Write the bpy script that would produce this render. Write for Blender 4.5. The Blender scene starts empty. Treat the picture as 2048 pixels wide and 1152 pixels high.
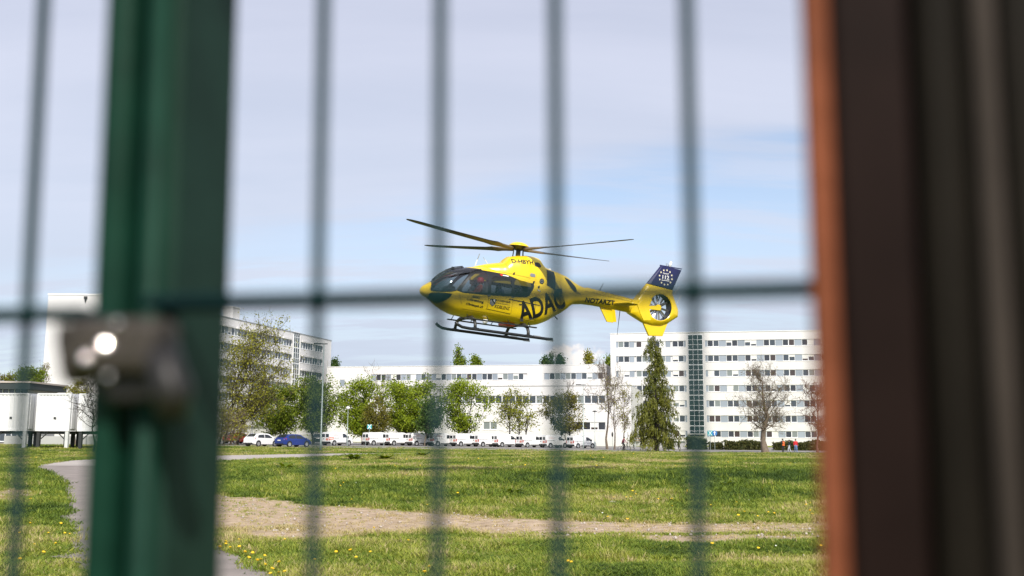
import bpy, bmesh, math, random
import numpy as np
from mathutils import Vector, Matrix, noise
from mathutils.bvhtree import BVHTree

rad = math.radians
scn = bpy.context.scene
COL = scn.collection

# ------------------------------------------------------------------ camera
FPX = 1991.0                      # focal length in photo pixels (35 mm lens)
TILT = math.atan(294 / FPX)       # camera looks up 8.4 degrees
ROLL = rad(0.3)
EYE = Vector((0, 0, 1.6))
cT, sT = math.cos(TILT), math.sin(TILT)
FWD = Vector((0, cT, sT))
_u0 = Vector((0, -sT, cT)); _r0 = Vector((1, 0, 0))
RGT = _r0 * math.cos(ROLL) + _u0 * math.sin(ROLL)
UPV = -_r0 * math.sin(ROLL) + _u0 * math.cos(ROLL)
cam_d = bpy.data.cameras.new('camera')
cam = bpy.data.objects.new('camera', cam_d); COL.objects.link(cam)
cam.matrix_world = Matrix(((RGT.x, UPV.x, -FWD.x, EYE.x), (RGT.y, UPV.y, -FWD.y, EYE.y),
                           (RGT.z, UPV.z, -FWD.z, EYE.z), (0, 0, 0, 1)))
cam_d.sensor_width = 36; cam_d.lens = 36 * FPX / 2048
cam_d.clip_start = 0.02; cam_d.clip_end = 4000
cam_d.dof.use_dof = True; cam_d.dof.focus_distance = 36.0; cam_d.dof.aperture_fstop = 3.9
scn.camera = cam

# ------------------------------------------------------------------ sun, sky, exposure
SUN_AZ = rad(12)      # degrees to the right of straight behind the camera
SUN_EL = rad(39)
sun_d = bpy.data.lights.new('sun', 'SUN'); sun = bpy.data.objects.new('sun', sun_d); COL.objects.link(sun)
sun_d.energy = 3.9; sun_d.angle = rad(0.53); sun_d.color = (1.0, 0.95, 0.87)
SUNDIR = Vector((math.sin(SUN_AZ) * math.cos(SUN_EL), -math.cos(SUN_AZ) * math.cos(SUN_EL), math.sin(SUN_EL)))
sun.rotation_euler = SUNDIR.to_track_quat('Z', 'Y').to_euler()
sun.location = (0, -20, 40)
scn.view_settings.view_transform = 'Standard'; scn.view_settings.look = 'None'
scn.view_settings.gamma = 1; scn.view_settings.use_curve_mapping = False
scn.view_settings.exposure = 0.42

def ray(px, py):
    return FWD + RGT * ((px - 1024) / FPX) + UPV * ((576 - py) / FPX)

world = bpy.data.worlds.new('World'); scn.world = world; world.use_nodes = True
def build_world():
    nt = world.node_tree; N = nt.nodes; L = nt.links; N.clear()
    def nd(t, **k):
        n = N.new(t)
        for a, b in k.items(): setattr(n, a, b)
        return n
    out = nd('ShaderNodeOutputWorld')
    sky = nd('ShaderNodeTexSky', sky_type='NISHITA', sun_disc=False)
    sky.sun_elevation = SUN_EL; sky.sun_rotation = math.pi - SUN_AZ
    b1 = nd('ShaderNodeBackground'); b1.inputs['Strength'].default_value = 0.13
    L.new(sky.outputs[0], b1.inputs[0])
    tc = nd('ShaderNodeTexCoord')
    d = tc.outputs['Generated']
    def math_(op, a, b=None, clamp=False):
        m = nd('ShaderNodeMath', operation=op, use_clamp=clamp)
        for i, v in enumerate((a, b)):
            if v is None: continue
            if isinstance(v, (int, float)): m.inputs[i].default_value = v
            else: L.new(v, m.inputs[i])
        return m.outputs[0]
    def dot(v):
        m = nd('ShaderNodeVectorMath', operation='DOT_PRODUCT'); L.new(d, m.inputs[0]); m.inputs[1].default_value = v
        return m.outputs['Value']
    def smooth(x, a, b):
        m = nd('ShaderNodeMapRange', interpolation_type='SMOOTHSTEP'); L.new(x, m.inputs[0])
        m.inputs[1].default_value = a; m.inputs[2].default_value = b
        return m.outputs[0]
    sep = nd('ShaderNodeSeparateXYZ'); L.new(d, sep.inputs[0])
    # cloud sheet: project the direction on a level layer
    zz = math_('ADD', math_('MAXIMUM', sep.outputs['Z'], 0.0), 0.22)
    cx = math_('DIVIDE', sep.outputs['X'], zz); cy = math_('DIVIDE', sep.outputs['Y'], zz)
    comb = nd('ShaderNodeCombineXYZ'); L.new(cx, comb.inputs[0]); L.new(cy, comb.inputs[1])
    mp = nd('ShaderNodeMapping'); L.new(comb.outputs[0], mp.inputs[0])
    mp.inputs['Rotation'].default_value = (0, 0, rad(14)); mp.inputs['Scale'].default_value = (0.55, 1.9, 1)
    nz = nd('ShaderNodeTexNoise'); L.new(mp.outputs[0], nz.inputs['Vector'])
    nz.inputs['Scale'].default_value = 1.3; nz.inputs['Detail'].default_value = 7; nz.inputs['Roughness'].default_value = 0.55
    nz.inputs['Distortion'].default_value = 0.35
    nf = nz.outputs['Fac']
    mp2 = nd('ShaderNodeMapping'); L.new(comb.outputs[0], mp2.inputs[0])
    mp2.inputs['Rotation'].default_value = (0, 0, rad(10)); mp2.inputs['Scale'].default_value = (0.7, 3.2, 1)
    nz2 = nd('ShaderNodeTexNoise'); L.new(mp2.outputs[0], nz2.inputs['Vector'])
    nz2.inputs['Scale'].default_value = 2.2; nz2.inputs['Detail'].default_value = 6; nz2.inputs['Roughness'].default_value = 0.6
    nw = nz2.outputs['Fac']
    # edge of the big veil cloud: a great circle rising to the right
    d1 = ray(700, 432).normalized(); d2 = ray(1600, 262).normalized()
    n = d1.cross(d2).normalized()
    if n.z < 0: n = -n
    dist = math_('ADD', dot(tuple(n)), math_('MULTIPLY', math_('SUBTRACT', nf, 0.5), 0.085))
    veil = smooth(dist, -0.020, 0.022)
    low = smooth(dist, -0.19, -0.035)          # 0 far below the edge, 1 close under it
    wisps = smooth(nw, 0.40, 0.64)
    # blue shows most just under the edge and thins out again towards the horizon
    under = math_('ADD', math_('ADD', 0.33, math_('MULTIPLY', wisps, 0.36)), math_('MULTIPLY', math_('SUBTRACT', 1.0, low), 0.42), True)
    west = smooth(sep.outputs['X'], -0.30, 0.10)
    under = math_('ADD', under, math_('MULTIPLY', math_('SUBTRACT', 1.0, west), 0.35), True)
    thick = math_('ADD', 0.95, math_('MULTIPLY', math_('SUBTRACT', nf, 0.5), 0.35), True)
    mix = nd('ShaderNodeMix', data_type='FLOAT')
    L.new(veil, mix.inputs[0]); L.new(under, mix.inputs[2]); L.new(thick, mix.inputs[3])
    cover = mix.outputs[0]
    # small cumulus head low over the roofs
    c0 = ray(1152, 714).normalized()
    e1 = Vector((c0.y, -c0.x, 0)).normalized(); e2 = e1.cross(c0).normalized()
    if e2.z < 0: e2 = -e2
    ax = math_('DIVIDE', dot(tuple(e1)), 0.026); ay = math_('DIVIDE', dot(tuple(e2)), 0.0115)
    rr = math_('ADD', math_('MULTIPLY', ax, ax), math_('MULTIPLY', ay, ay))
    nz3 = nd('ShaderNodeTexNoise'); L.new(d, nz3.inputs['Vector']); nz3.inputs['Scale'].default_value = 110; nz3.inputs['Detail'].default_value = 4
    rr = math_('ADD', rr, math_('MULTIPLY', math_('SUBTRACT', nz3.outputs['Fac'], 0.5), 3.6))
    front = smooth(dot(tuple(c0)), 0.95, 0.99)
    puff = math_('MULTIPLY', math_('SUBTRACT', 1.0, smooth(rr, 0.1, 1.5)), front)
    cov2 = math_('MAXIMUM', cover, math_('MULTIPLY', puff, 0.97))
    ramp = nd('ShaderNodeValToRGB'); L.new(sep.outputs['Z'], ramp.inputs[0])
    ramp.color_ramp.elements[0].position = 0.0; ramp.color_ramp.elements[0].color = (0.45, 0.52, 0.62, 1)
    ramp.color_ramp.elements[1].position = 0.45; ramp.color_ramp.elements[1].color = (0.47, 0.495, 0.61, 1)
    m = ramp.color_ramp.elements.new(0.2); m.color = (0.52, 0.565, 0.68, 1)
    mc = nd('ShaderNodeMix', data_type='RGBA'); L.new(puff, mc.inputs[0]); L.new(ramp.outputs[0], mc.inputs[6])
    mc.inputs[7].default_value = (0.80, 0.745, 0.715, 1)
    # soft brightness relief inside the veil
    rel = math_('ADD', 0.86, math_('MULTIPLY', nf, 0.28))
    sc = nd('ShaderNodeVectorMath', operation='SCALE'); L.new(mc.outputs[2], sc.inputs[0]); L.new(rel, sc.inputs['Scale'])
    b2 = nd('ShaderNodeBackground'); b2.inputs['Strength'].default_value = 1.0; L.new(sc.outputs[0], b2.inputs[0])
    ms = nd('ShaderNodeMixShader'); L.new(cov2, ms.inputs[0]); L.new(b1.outputs[0], ms.inputs[1]); L.new(b2.outputs[0], ms.inputs[2])
    L.new(ms.outputs[0], out.inputs[0])
build_world()

# ------------------------------------------------------------------ helpers
def tag(o, label=None, cat=None, group=None, kind=None):
    if label: o['label'] = label
    if cat: o['category'] = cat
    if group: o['group'] = group
    if kind: o['kind'] = kind
    return o
def empty(name, label=None, cat=None, loc=(0, 0, 0), rz=0.0, group=None):
    o = bpy.data.objects.new(name, None); COL.objects.link(o)
    o.location = loc; o.rotation_euler = (0, 0, rz); o.empty_display_size = 0.2
    return tag(o, label, cat, group)
def link(name, me, parent=None, loc=None, scale=None, rot=None):
    o = bpy.data.objects.new(name, me); COL.objects.link(o)
    if parent is not None: o.parent = parent
    if loc is not None: o.location = loc
    if scale is not None: o.scale = scale
    if rot is not None: o.rotation_euler = rot
    return o
def copy_tree(o, parent=None):
    c = o.copy(); COL.objects.link(c)
    if parent is not None: c.parent = parent
    for ch in list(o.children): copy_tree(ch, c)
    return c
def smoothstep(x, a, b):
    t = np.clip((x - a) / (b - a), 0, 1); return t * t * (3 - 2 * t)

class MB:
    def __init__(s): s.v = []; s.f = []; s.m = []
    def add(s, vs, fs, m=0):
        b = len(s.v); s.v += [tuple(q) for q in vs]
        s.f += [tuple(i + b for i in f) for f in fs]; s.m += [m] * len(fs); return s
    def box(s, x0, x1, y0, y1, z0, z1, m=0):
        return s.add([(x0, y0, z0), (x1, y0, z0), (x1, y1, z0), (x0, y1, z0), (x0, y0, z1), (x1, y0, z1), (x1, y1, z1), (x0, y1, z1)],
                     [(0, 3, 2, 1), (4, 5, 6, 7), (0, 1, 5, 4), (1, 2, 6, 5), (2, 3, 7, 6), (3, 0, 4, 7)], m)
    def tube(s, pts, rs, n=8, m=0, cap=True, flat=1.0):
        pts = [Vector(q) for q in pts]
        if not hasattr(rs, '__len__'): rs = [rs] * len(pts)
        vs = []; fs = []; ref = None
        for i, q in enumerate(pts):
            t = (pts[min(i + 1, len(pts) - 1)] - pts[max(i - 1, 0)])
            if t.length < 1e-9: t = Vector((0, 0, 1))
            t.normalize()
            if ref is None: ref = Vector((1, 0, 0)) if abs(t.x) < 0.8 else Vector((0, 1, 0))
            a = (ref - t * ref.dot(t)).normalized(); b = t.cross(a); ref = a
            for k in range(n):
                w = 2 * math.pi * k / n
                vs.append(q + a * (math.cos(w) * rs[i]) + b * (math.sin(w) * rs[i] * flat))
        for i in range(len(pts) - 1):
            for k in range(n):
                k2 = (k + 1) % n
                fs.append((i * n + k, i * n + k2, (i + 1) * n + k2, (i + 1) * n + k))
        if cap:
            fs.append(tuple(range(n - 1, -1, -1))); fs.append(tuple((len(pts) - 1) * n + k for k in range(n)))
        return s.add(vs, fs, m)
    def lathe(s, prof, n=24, axis='z', c=(0, 0, 0), m=0):
        vs = []; fs = []
        for r, h in prof:
            for k in range(n):
                w = 2 * math.pi * k / n; a, b = r * math.cos(w), r * math.sin(w)
                q = (a, b, h) if axis == 'z' else ((a, h, b) if axis == 'y' else (h, a, b))
                vs.append((q[0] + c[0], q[1] + c[1], q[2] + c[2]))
        for i in range(len(prof) - 1):
            for k in range(n):
                k2 = (k + 1) % n; fs.append((i * n + k, i * n + k2, (i + 1) * n + k2, (i + 1) * n + k))
        fs.append(tuple(range(n - 1, -1, -1))); fs.append(tuple((len(prof) - 1) * n + k for k in range(n)))
        return s.add(vs, fs, m)
    def prism(s, poly, y0, y1, m=0):        # poly in x,z extruded along y
        n = len(poly)
        vs = [(x, y0, z) for x, z in poly] + [(x, y1, z) for x, z in poly]
        fs = [tuple(range(n)), tuple(range(2 * n - 1, n - 1, -1))] + [(i, i + n, (i + 1) % n + n, (i + 1) % n) for i in range(n)]
        return s.add(vs, fs, m)
    def mesh(s, name, mats, smooth=False):
        me = bpy.data.meshes.new(name); me.from_pydata(s.v, [], s.f)
        mats = mats if isinstance(mats, (list, tuple)) else [mats]
        for q in mats: me.materials.append(q)
        if len(mats) > 1: me.polygons.foreach_set('material_index', np.array(s.m, dtype=np.int32))
        bm = bmesh.new(); bm.from_mesh(me); bmesh.ops.recalc_face_normals(bm, faces=bm.faces); bm.to_mesh(me); bm.free()
        if smooth:
            me.polygons.foreach_set('use_smooth', np.ones(len(me.polygons), dtype=bool))
        me.update(); return me
    def build(s, name, mats, parent=None, smooth=False, bevel=0, **k):
        me = s.mesh(name, mats, smooth)
        o = link(name, me, parent, **k)
        if bevel:
            b = o.modifiers.new('bevel', 'BEVEL'); b.width = bevel; b.segments = 2; b.limit_method = 'ANGLE'
        return o
def fast_mesh(name, V, Fq, mats, attr=None, smooth=False):
    me = bpy.data.meshes.new(name)
    V = np.asarray(V, dtype=np.float32); Fq = np.asarray(Fq, dtype=np.int32)
    k = Fq.shape[1]
    me.vertices.add(len(V)); me.vertices.foreach_set('co', V.ravel())
    me.loops.add(Fq.size); me.loops.foreach_set('vertex_index', Fq.ravel())
    me.polygons.add(len(Fq)); me.polygons.foreach_set('loop_start', np.arange(0, Fq.size, k, dtype=np.int32))
    me.polygons.foreach_set('loop_total', np.full(len(Fq), k, dtype=np.int32))
    for q in (mats if isinstance(mats, (list, tuple)) else [mats]): me.materials.append(q)
    if smooth: me.polygons.foreach_set('use_smooth', np.ones(len(Fq), dtype=bool))
    me.update(calc_edges=True)
    if attr is not None:
        a = me.attributes.new('tint', 'FLOAT', 'POINT'); a.data.foreach_set('value', np.asarray(attr, dtype=np.float32))
    return me
def split_smooth(o, ang=35):
    me = o.data
    me.polygons.foreach_set('use_smooth', np.ones(len(me.polygons), dtype=bool))
    bm = bmesh.new(); bm.from_mesh(me); a = rad(ang)
    for e in bm.edges:
        e.smooth = not (len(e.link_faces) != 2 or e.calc_face_angle(0) > a)
    bm.to_mesh(me); bm.free()

# ------------------------------------------------------------------ materials
def mat(name, col, rough=0.5, metal=0.0, var=0.0, vscale=3.0, bump=0.0, bscale=40.0, col2=None, spec=None, coat=0.0, objrand=0.0):
    m = bpy.data.materials.new(name); m.use_nodes = True
    nt = m.node_tree; b = nt.nodes['Principled BSDF']
    b.inputs['Base Color'].default_value = (*col, 1); b.inputs['Roughness'].default_value = rough; b.inputs['Metallic'].default_value = metal
    if spec is not None: b.inputs['Specular IOR Level'].default_value = spec
    if coat: b.inputs['Coat Weight'].default_value = coat; b.inputs['Coat Roughness'].default_value = 0.05
    tc = None
    if var or bump: tc = nt.nodes.new('ShaderNodeTexCoord')
    src = None
    if var:
        n = nt.nodes.new('ShaderNodeTexNoise'); n.inputs['Scale'].default_value = vscale; n.inputs['Detail'].default_value = 6
        n.inputs['Roughness'].default_value = 0.62
        nt.links.new(tc.outputs['Object'], n.inputs['Vector'])
        r = nt.nodes.new('ShaderNodeValToRGB'); r.color_ramp.elements[0].position = 0.3; r.color_ramp.elements[1].position = 0.7
        c2 = col2 or tuple(min(1, c * (1 + var)) for c in col)
        c1 = col if col2 else tuple(c * (1 - var) for c in col)
        r.color_ramp.elements[0].color = (*c1, 1); r.color_ramp.elements[1].color = (*c2, 1)
        nt.links.new(n.outputs['Fac'], r.inputs[0]); nt.links.new(r.outputs[0], b.inputs['Base Color']); src = r.outputs[0]
    if objrand:
        oi = nt.nodes.new('ShaderNodeObjectInfo')
        mr = nt.nodes.new('ShaderNodeMapRange'); nt.links.new(oi.outputs['Random'], mr.inputs[0])
        mr.inputs[3].default_value = 1 - objrand; mr.inputs[4].default_value = 1 + objrand
        h = nt.nodes.new('ShaderNodeHueSaturation'); nt.links.new(mr.outputs[0], h.inputs['Value'])
        if src: nt.links.new(src, h.inputs['Color'])
        else: h.inputs['Color'].default_value = (*col, 1)
        nt.links.new(h.outputs[0], b.inputs['Base Color'])
    if bump:
        n = nt.nodes.new('ShaderNodeTexNoise'); n.inputs['Scale'].default_value = bscale; n.inputs['Detail'].default_value = 5
        nt.links.new(tc.outputs['Object'], n.inputs['Vector'])
        bp = nt.nodes.new('ShaderNodeBump'); bp.inputs['Strength'].default_value = bump; bp.inputs['Distance'].default_value = 0.02
        nt.links.new(n.outputs['Fac'], bp.inputs['Height']); nt.links.new(bp.outputs[0], b.inputs['Normal'])
    return m
def glass_mat(name, tint, refl=0.9, extra=0.05):
    m = bpy.data.materials.new(name); m.use_nodes = True; nt = m.node_tree; nt.nodes.clear()
    out = nt.nodes.new('ShaderNodeOutputMaterial'); t = nt.nodes.new('ShaderNodeBsdfTransparent'); g = nt.nodes.new('ShaderNodeBsdfGlossy')
    t.inputs[0].default_value = (*tint, 1); g.inputs['Roughness'].default_value = 0.03; g.inputs[0].default_value = (refl, refl, refl, 1)
    f = nt.nodes.new('ShaderNodeFresnel'); f.inputs[0].default_value = 1.5
    a = nt.nodes.new('ShaderNodeMath'); a.operation = 'ADD'; a.use_clamp = True; a.inputs[1].default_value = extra
    nt.links.new(f.outputs[0], a.inputs[0])
    ms = nt.nodes.new('ShaderNodeMixShader'); nt.links.new(a.outputs[0], ms.inputs[0]); nt.links.new(t.outputs[0], ms.inputs[1]); nt.links.new(g.outputs[0], ms.inputs[2])
    nt.links.new(ms.outputs[0], out.inputs[0]); return m
def leaf_mat(name, c1, c2, trans=0.35):
    m = bpy.data.materials.new(name); m.use_nodes = True; nt = m.node_tree; nt.nodes.clear()
    out = nt.nodes.new('ShaderNodeOutputMaterial')
    a = nt.nodes.new('ShaderNodeAttribute'); a.attribute_name = 'tint'
    r = nt.nodes.new('ShaderNodeValToRGB'); r.color_ramp.elements[0].color = (*c1, 1); r.color_ramp.elements[1].color = (*c2, 1)
    nt.links.new(a.outputs['Fac'], r.inputs[0])
    d = nt.nodes.new('ShaderNodeBsdfPrincipled'); d.inputs['Roughness'].default_value = 0.55; d.inputs['Specular IOR Level'].default_value = 0.3
    t = nt.nodes.new('ShaderNodeBsdfTranslucent')
    h = nt.nodes.new('ShaderNodeHueSaturation'); h.inputs['Saturation'].default_value = 1.1; h.inputs['Value'].default_value = 1.25; h.inputs['Hue'].default_value = 0.49
    nt.links.new(r.outputs[0], d.inputs['Base Color']); nt.links.new(r.outputs[0], h.inputs['Color']); nt.links.new(h.outputs[0], t.inputs[0])
    ms = nt.nodes.new('ShaderNodeMixShader'); ms.inputs[0].default_value = trans
    nt.links.new(d.outputs[0], ms.inputs[1]); nt.links.new(t.outputs[0], ms.inputs[2]); nt.links.new(ms.outputs[0], out.inputs[0])
    return m
M = {}
M['wire'] = mat('green_coated_wire', (0.004, 0.022, 0.024), 0.5, spec=0.12)  # wire and gate paints are darkened to stand for a shadow over them
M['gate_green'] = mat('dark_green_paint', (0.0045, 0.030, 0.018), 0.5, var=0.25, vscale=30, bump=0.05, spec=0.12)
M['gate_green_shade'] = mat('shaded_side_green', (0.012, 0.034, 0.024), 0.6, var=0.2, vscale=25, spec=0.1)  # green of the shaded stile side, lightened in the colour to offset that shade
M['lock'] = mat('worn_lock_steel', (0.046, 0.039, 0.033), 0.55, 0.0, var=0.4, vscale=60, spec=0.2)
M['lock_dark'] = mat('dark_lock_steel', (0.02, 0.018, 0.017), 0.5, 0.3)
M['chrome'] = mat('polished_bolt', (0.85, 0.80, 0.74), 0.07, 1.0)
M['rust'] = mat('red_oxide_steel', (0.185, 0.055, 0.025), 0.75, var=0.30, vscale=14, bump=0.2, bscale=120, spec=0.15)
M['brown'] = mat('shaded_brown_steel', (0.0115, 0.0060, 0.0050), 0.6, var=0.25, vscale=14, spec=0.06)  # post front: the shade on it is put into this dark brown
M['olive'] = mat('shaded_olive_steel', (0.0095, 0.0075, 0.0055), 0.6, var=0.35, vscale=8, spec=0.06)  # shade on these posts is put into the colour
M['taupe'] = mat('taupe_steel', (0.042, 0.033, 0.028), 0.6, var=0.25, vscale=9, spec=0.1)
M['yellow'] = mat('aircraft_yellow', (0.83, 0.585, 0.012), 0.28, var=0.05, vscale=2.5, coat=0.4)
M['black'] = mat('black_livery', (0.012, 0.013, 0.014), 0.35)
M['greyblack'] = mat('charcoal_composite', (0.035, 0.034, 0.03), 0.5, var=0.15, vscale=5)
M['blade'] = mat('rotor_blade_grey', (0.060, 0.052, 0.040), 0.5, var=0.12, vscale=4)
M['cuff'] = mat('rotor_cuff_brown', (0.15, 0.105, 0.05), 0.55)
M['steel'] = mat('bare_steel', (0.42, 0.42, 0.42), 0.35, 0.8)
M['white'] = mat('white_paint', (0.78, 0.78, 0.76), 0.4)
M['blue'] = mat('fin_blue', (0.016, 0.018, 0.085), 0.3)
M['cream'] = mat('cream_print', (0.80, 0.74, 0.52), 0.5)
M['soot'] = mat('sooty_yellow', (0.42, 0.29, 0.02), 0.5, var=0.2, vscale=9)
M['seam'] = mat('panel_joint', (0.30, 0.20, 0.01), 0.6)
M['red'] = mat('red_paint', (0.55, 0.03, 0.02), 0.4)
M['gold'] = mat('gold_print', (0.75, 0.45, 0.02), 0.5)
M['cockpit'] = mat('cockpit_grey', (0.05, 0.052, 0.055), 0.7)
M['cockpit_light'] = mat('cockpit_light_trim', (0.34, 0.34, 0.33), 0.7)
M['h_glass'] = glass_mat('cabin_glass', (0.50, 0.54, 0.55), 0.9, 0.06)
M['h_glass_dark'] = glass_mat('tinted_cabin_glass', (0.40, 0.43, 0.44), 0.9, 0.03)
M['chin_glass'] = glass_mat('chin_glass', (0.06, 0.09, 0.08), 0.8, 0.02)
M['wall'] = mat('white_render', (0.66, 0.645, 0.635), 0.85, var=0.06, vscale=0.4, bump=0.04, bscale=6)
M['wall_grey'] = mat('grey_render', (0.40, 0.40, 0.39), 0.85, var=0.06, vscale=0.3)
M['frame'] = mat('white_window_frame', (0.74, 0.75, 0.76), 0.4)
M['infill'] = mat('grey_infill_panel', (0.27, 0.31, 0.36), 0.45, objrand=0.14)
M['pane'] = [mat('window_pane_dark', (0.030, 0.033, 0.040), 0.06, spec=0.9), mat('window_pane_mid', (0.05, 0.062, 0.075), 0.10, spec=0.9),
             mat('window_pane_curtained', (0.20, 0.225, 0.22), 0.16, spec=0.7), mat('window_pane_brown', (0.055, 0.040, 0.036), 0.08, spec=0.8)]
M['pane_green'] = mat('stair_pane', (0.022, 0.040, 0.038), 0.06, spec=0.9, objrand=0.4)
M['blind'] = mat('white_blind', (0.66, 0.65, 0.62), 0.7)
M['coping'] = mat('metal_coping', (0.33, 0.34, 0.35), 0.4, 0.3)
M['bark'] = mat('grey_bark', (0.155, 0.120, 0.088), 0.9, var=0.35, vscale=4, bump=0.5, bscale=12)
M['bark_dark'] = mat('dark_bark', (0.045, 0.036, 0.028), 0.9, var=0.35, vscale=4, bump=0.5, bscale=12)
M['twig_red'] = mat('reddish_twigs', (0.16, 0.085, 0.065), 0.9)
M['leaf_green'] = leaf_mat('fresh_green_leaf', (0.090, 0.155, 0.009), (0.35, 0.42, 0.024))
M['leaf_mid'] = leaf_mat('mid_green_leaf', (0.068, 0.120, 0.011), (0.25, 0.31, 0.024))
M['leaf_dark'] = leaf_mat('dark_green_leaf', (0.028, 0.066, 0.016), (0.10, 0.165, 0.028))
M['leaf_yellow'] = leaf_mat('yellow_green_leaf', (0.13, 0.165, 0.012), (0.33, 0.33, 0.025))
M['leaf_olive'] = leaf_mat('olive_young_leaf', (0.145, 0.155, 0.018), (0.38, 0.36, 0.040))
M['leaf_brown'] = leaf_mat('bronze_young_leaf', (0.085, 0.088, 0.014), (0.25, 0.225, 0.03))
M['needle'] = leaf_mat('spruce_needles', (0.045, 0.066, 0.011), (0.21, 0.21, 0.026), 0.2)
M['hedge'] = leaf_mat('hedge_leaf', (0.030, 0.045, 0.012), (0.11, 0.105, 0.026), 0.2)
M['hedge_green'] = leaf_mat('box_hedge_leaf', (0.028, 0.050, 0.012), (0.09, 0.12, 0.025), 0.2)
M['tyre'] = mat('tyre_rubber', (0.015, 0.015, 0.016), 0.8)
M['rim'] = mat('alloy_rim', (0.5, 0.5, 0.5), 0.3, 0.6)
M['car_white'] = mat('white_car_paint', (0.78, 0.78, 0.77), 0.25, coat=0.5)
M['car_blue'] = mat('blue_car_paint', (0.012, 0.035, 0.22), 0.25, 0.2, coat=0.6)
M['car_red'] = mat('red_car_paint', (0.42, 0.02, 0.015), 0.3, coat=0.5)
M['car_black'] = mat('dark_car_paint', (0.02, 0.025, 0.03), 0.25, coat=0.5)
M['car_glass'] = mat('car_glass', (0.018, 0.022, 0.025), 0.05, spec=0.9)
M['plastic'] = mat('black_plastic', (0.02, 0.02, 0.021), 0.6)
M['lamp_red'] = mat('tail_lamp_red', (0.38, 0.02, 0.015), 0.2)
M['sticker_red'] = mat('faded_red_print', (0.62, 0.24, 0.19), 0.5)
M['print_pink'] = mat('pale_red_print', (0.72, 0.50, 0.48), 0.5)
M['pole'] = mat('galvanised_pole', (0.36, 0.42, 0.40), 0.45, 0.4, var=0.1)
M['sign_teal'] = mat('teal_sign', (0.02, 0.36, 0.40), 0.4)
M['sign_blue'] = mat('blue_sign', (0.03, 0.16, 0.42), 0.4)
M['container'] = mat('white_container_paint', (0.72, 0.72, 0.72), 0.5, var=0.05, vscale=0.8)
M['container_leg'] = mat('light_grey_leg', (0.55, 0.56, 0.55), 0.5, var=0.15)
M['dark_steel'] = mat('dark_frame_steel', (0.03, 0.032, 0.032), 0.6)
M['asphalt'] = mat('path_asphalt', (0.25, 0.213, 0.187), 0.9, var=0.18, vscale=1.2, bump=0.4, bscale=60)
M['carpark'] = mat('car_park_asphalt', (0.24, 0.225, 0.205), 0.9, var=0.12, vscale=0.4)
M['concrete'] = mat('pale_concrete', (0.40, 0.355, 0.315), 0.9, var=0.15, vscale=0.6)
M['skin'] = mat('skin', (0.48, 0.27, 0.19), 0.6)
M['hair'] = mat('dark_hair', (0.03, 0.02, 0.015), 0.7)
M['stone'] = mat('pale_stone', (0.46, 0.40, 0.35), 0.9, var=0.15, vscale=9)
M['dandelion'] = mat('dandelion_yellow', (0.80, 0.50, 0.01), 0.7)
M['stem'] = mat('stem_green', (0.08, 0.13, 0.02), 0.7)
M['daisy'] = mat('small_white_petals', (0.7, 0.7, 0.62), 0.7)
M['roof_dark'] = mat('bitumen_roof', (0.035, 0.045, 0.045), 0.8)
M['timber'] = mat('tan_board', (0.45, 0.32, 0.18), 0.7)

# ------------------------------------------------------------------ terrain
def zt(x, y):
    x = np.asarray(x, float); y = np.asarray(y, float)
    z = -0.45 * smoothstep(x, -25, 30) * smoothstep(y, 60, 130)
    z = z + 0.22 * (1 - smoothstep(x, -42, -22)) * smoothstep(y, 55, 80)
    z = z + 0.05 * np.sin(x * 0.31 + 1.3) * np.sin(y * 0.23) * smoothstep(y, 10, 25) * (1 - smoothstep(y, 90, 120))
    # a low bank crossing the meadow
    z = z + 0.12 * np.exp(-((y - 47 - 0.15 * x) / 6.0) ** 2) * smoothstep(x, -14, 2)
    return z
def at(px, py, Y):
    d = ray(px, py); return EYE + d * (Y / d.y)
def ground_at(px, Y):
    x = (px - 1024) / FPX * Y * 0.998
    for _ in range(3):
        z = float(zt(x, Y)); c = Vector((x, Y, z)) - EYE; k = c.dot(FWD)
        u = 1024 + FPX * c.dot(RGT) / k; x += (px - u) / FPX * k
    return Vector((x, Y, float(zt(x, Y))))
def height_at(px, py, Y):        # world z of the photo point at depth Y
    return at(px, py, Y).z

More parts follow.
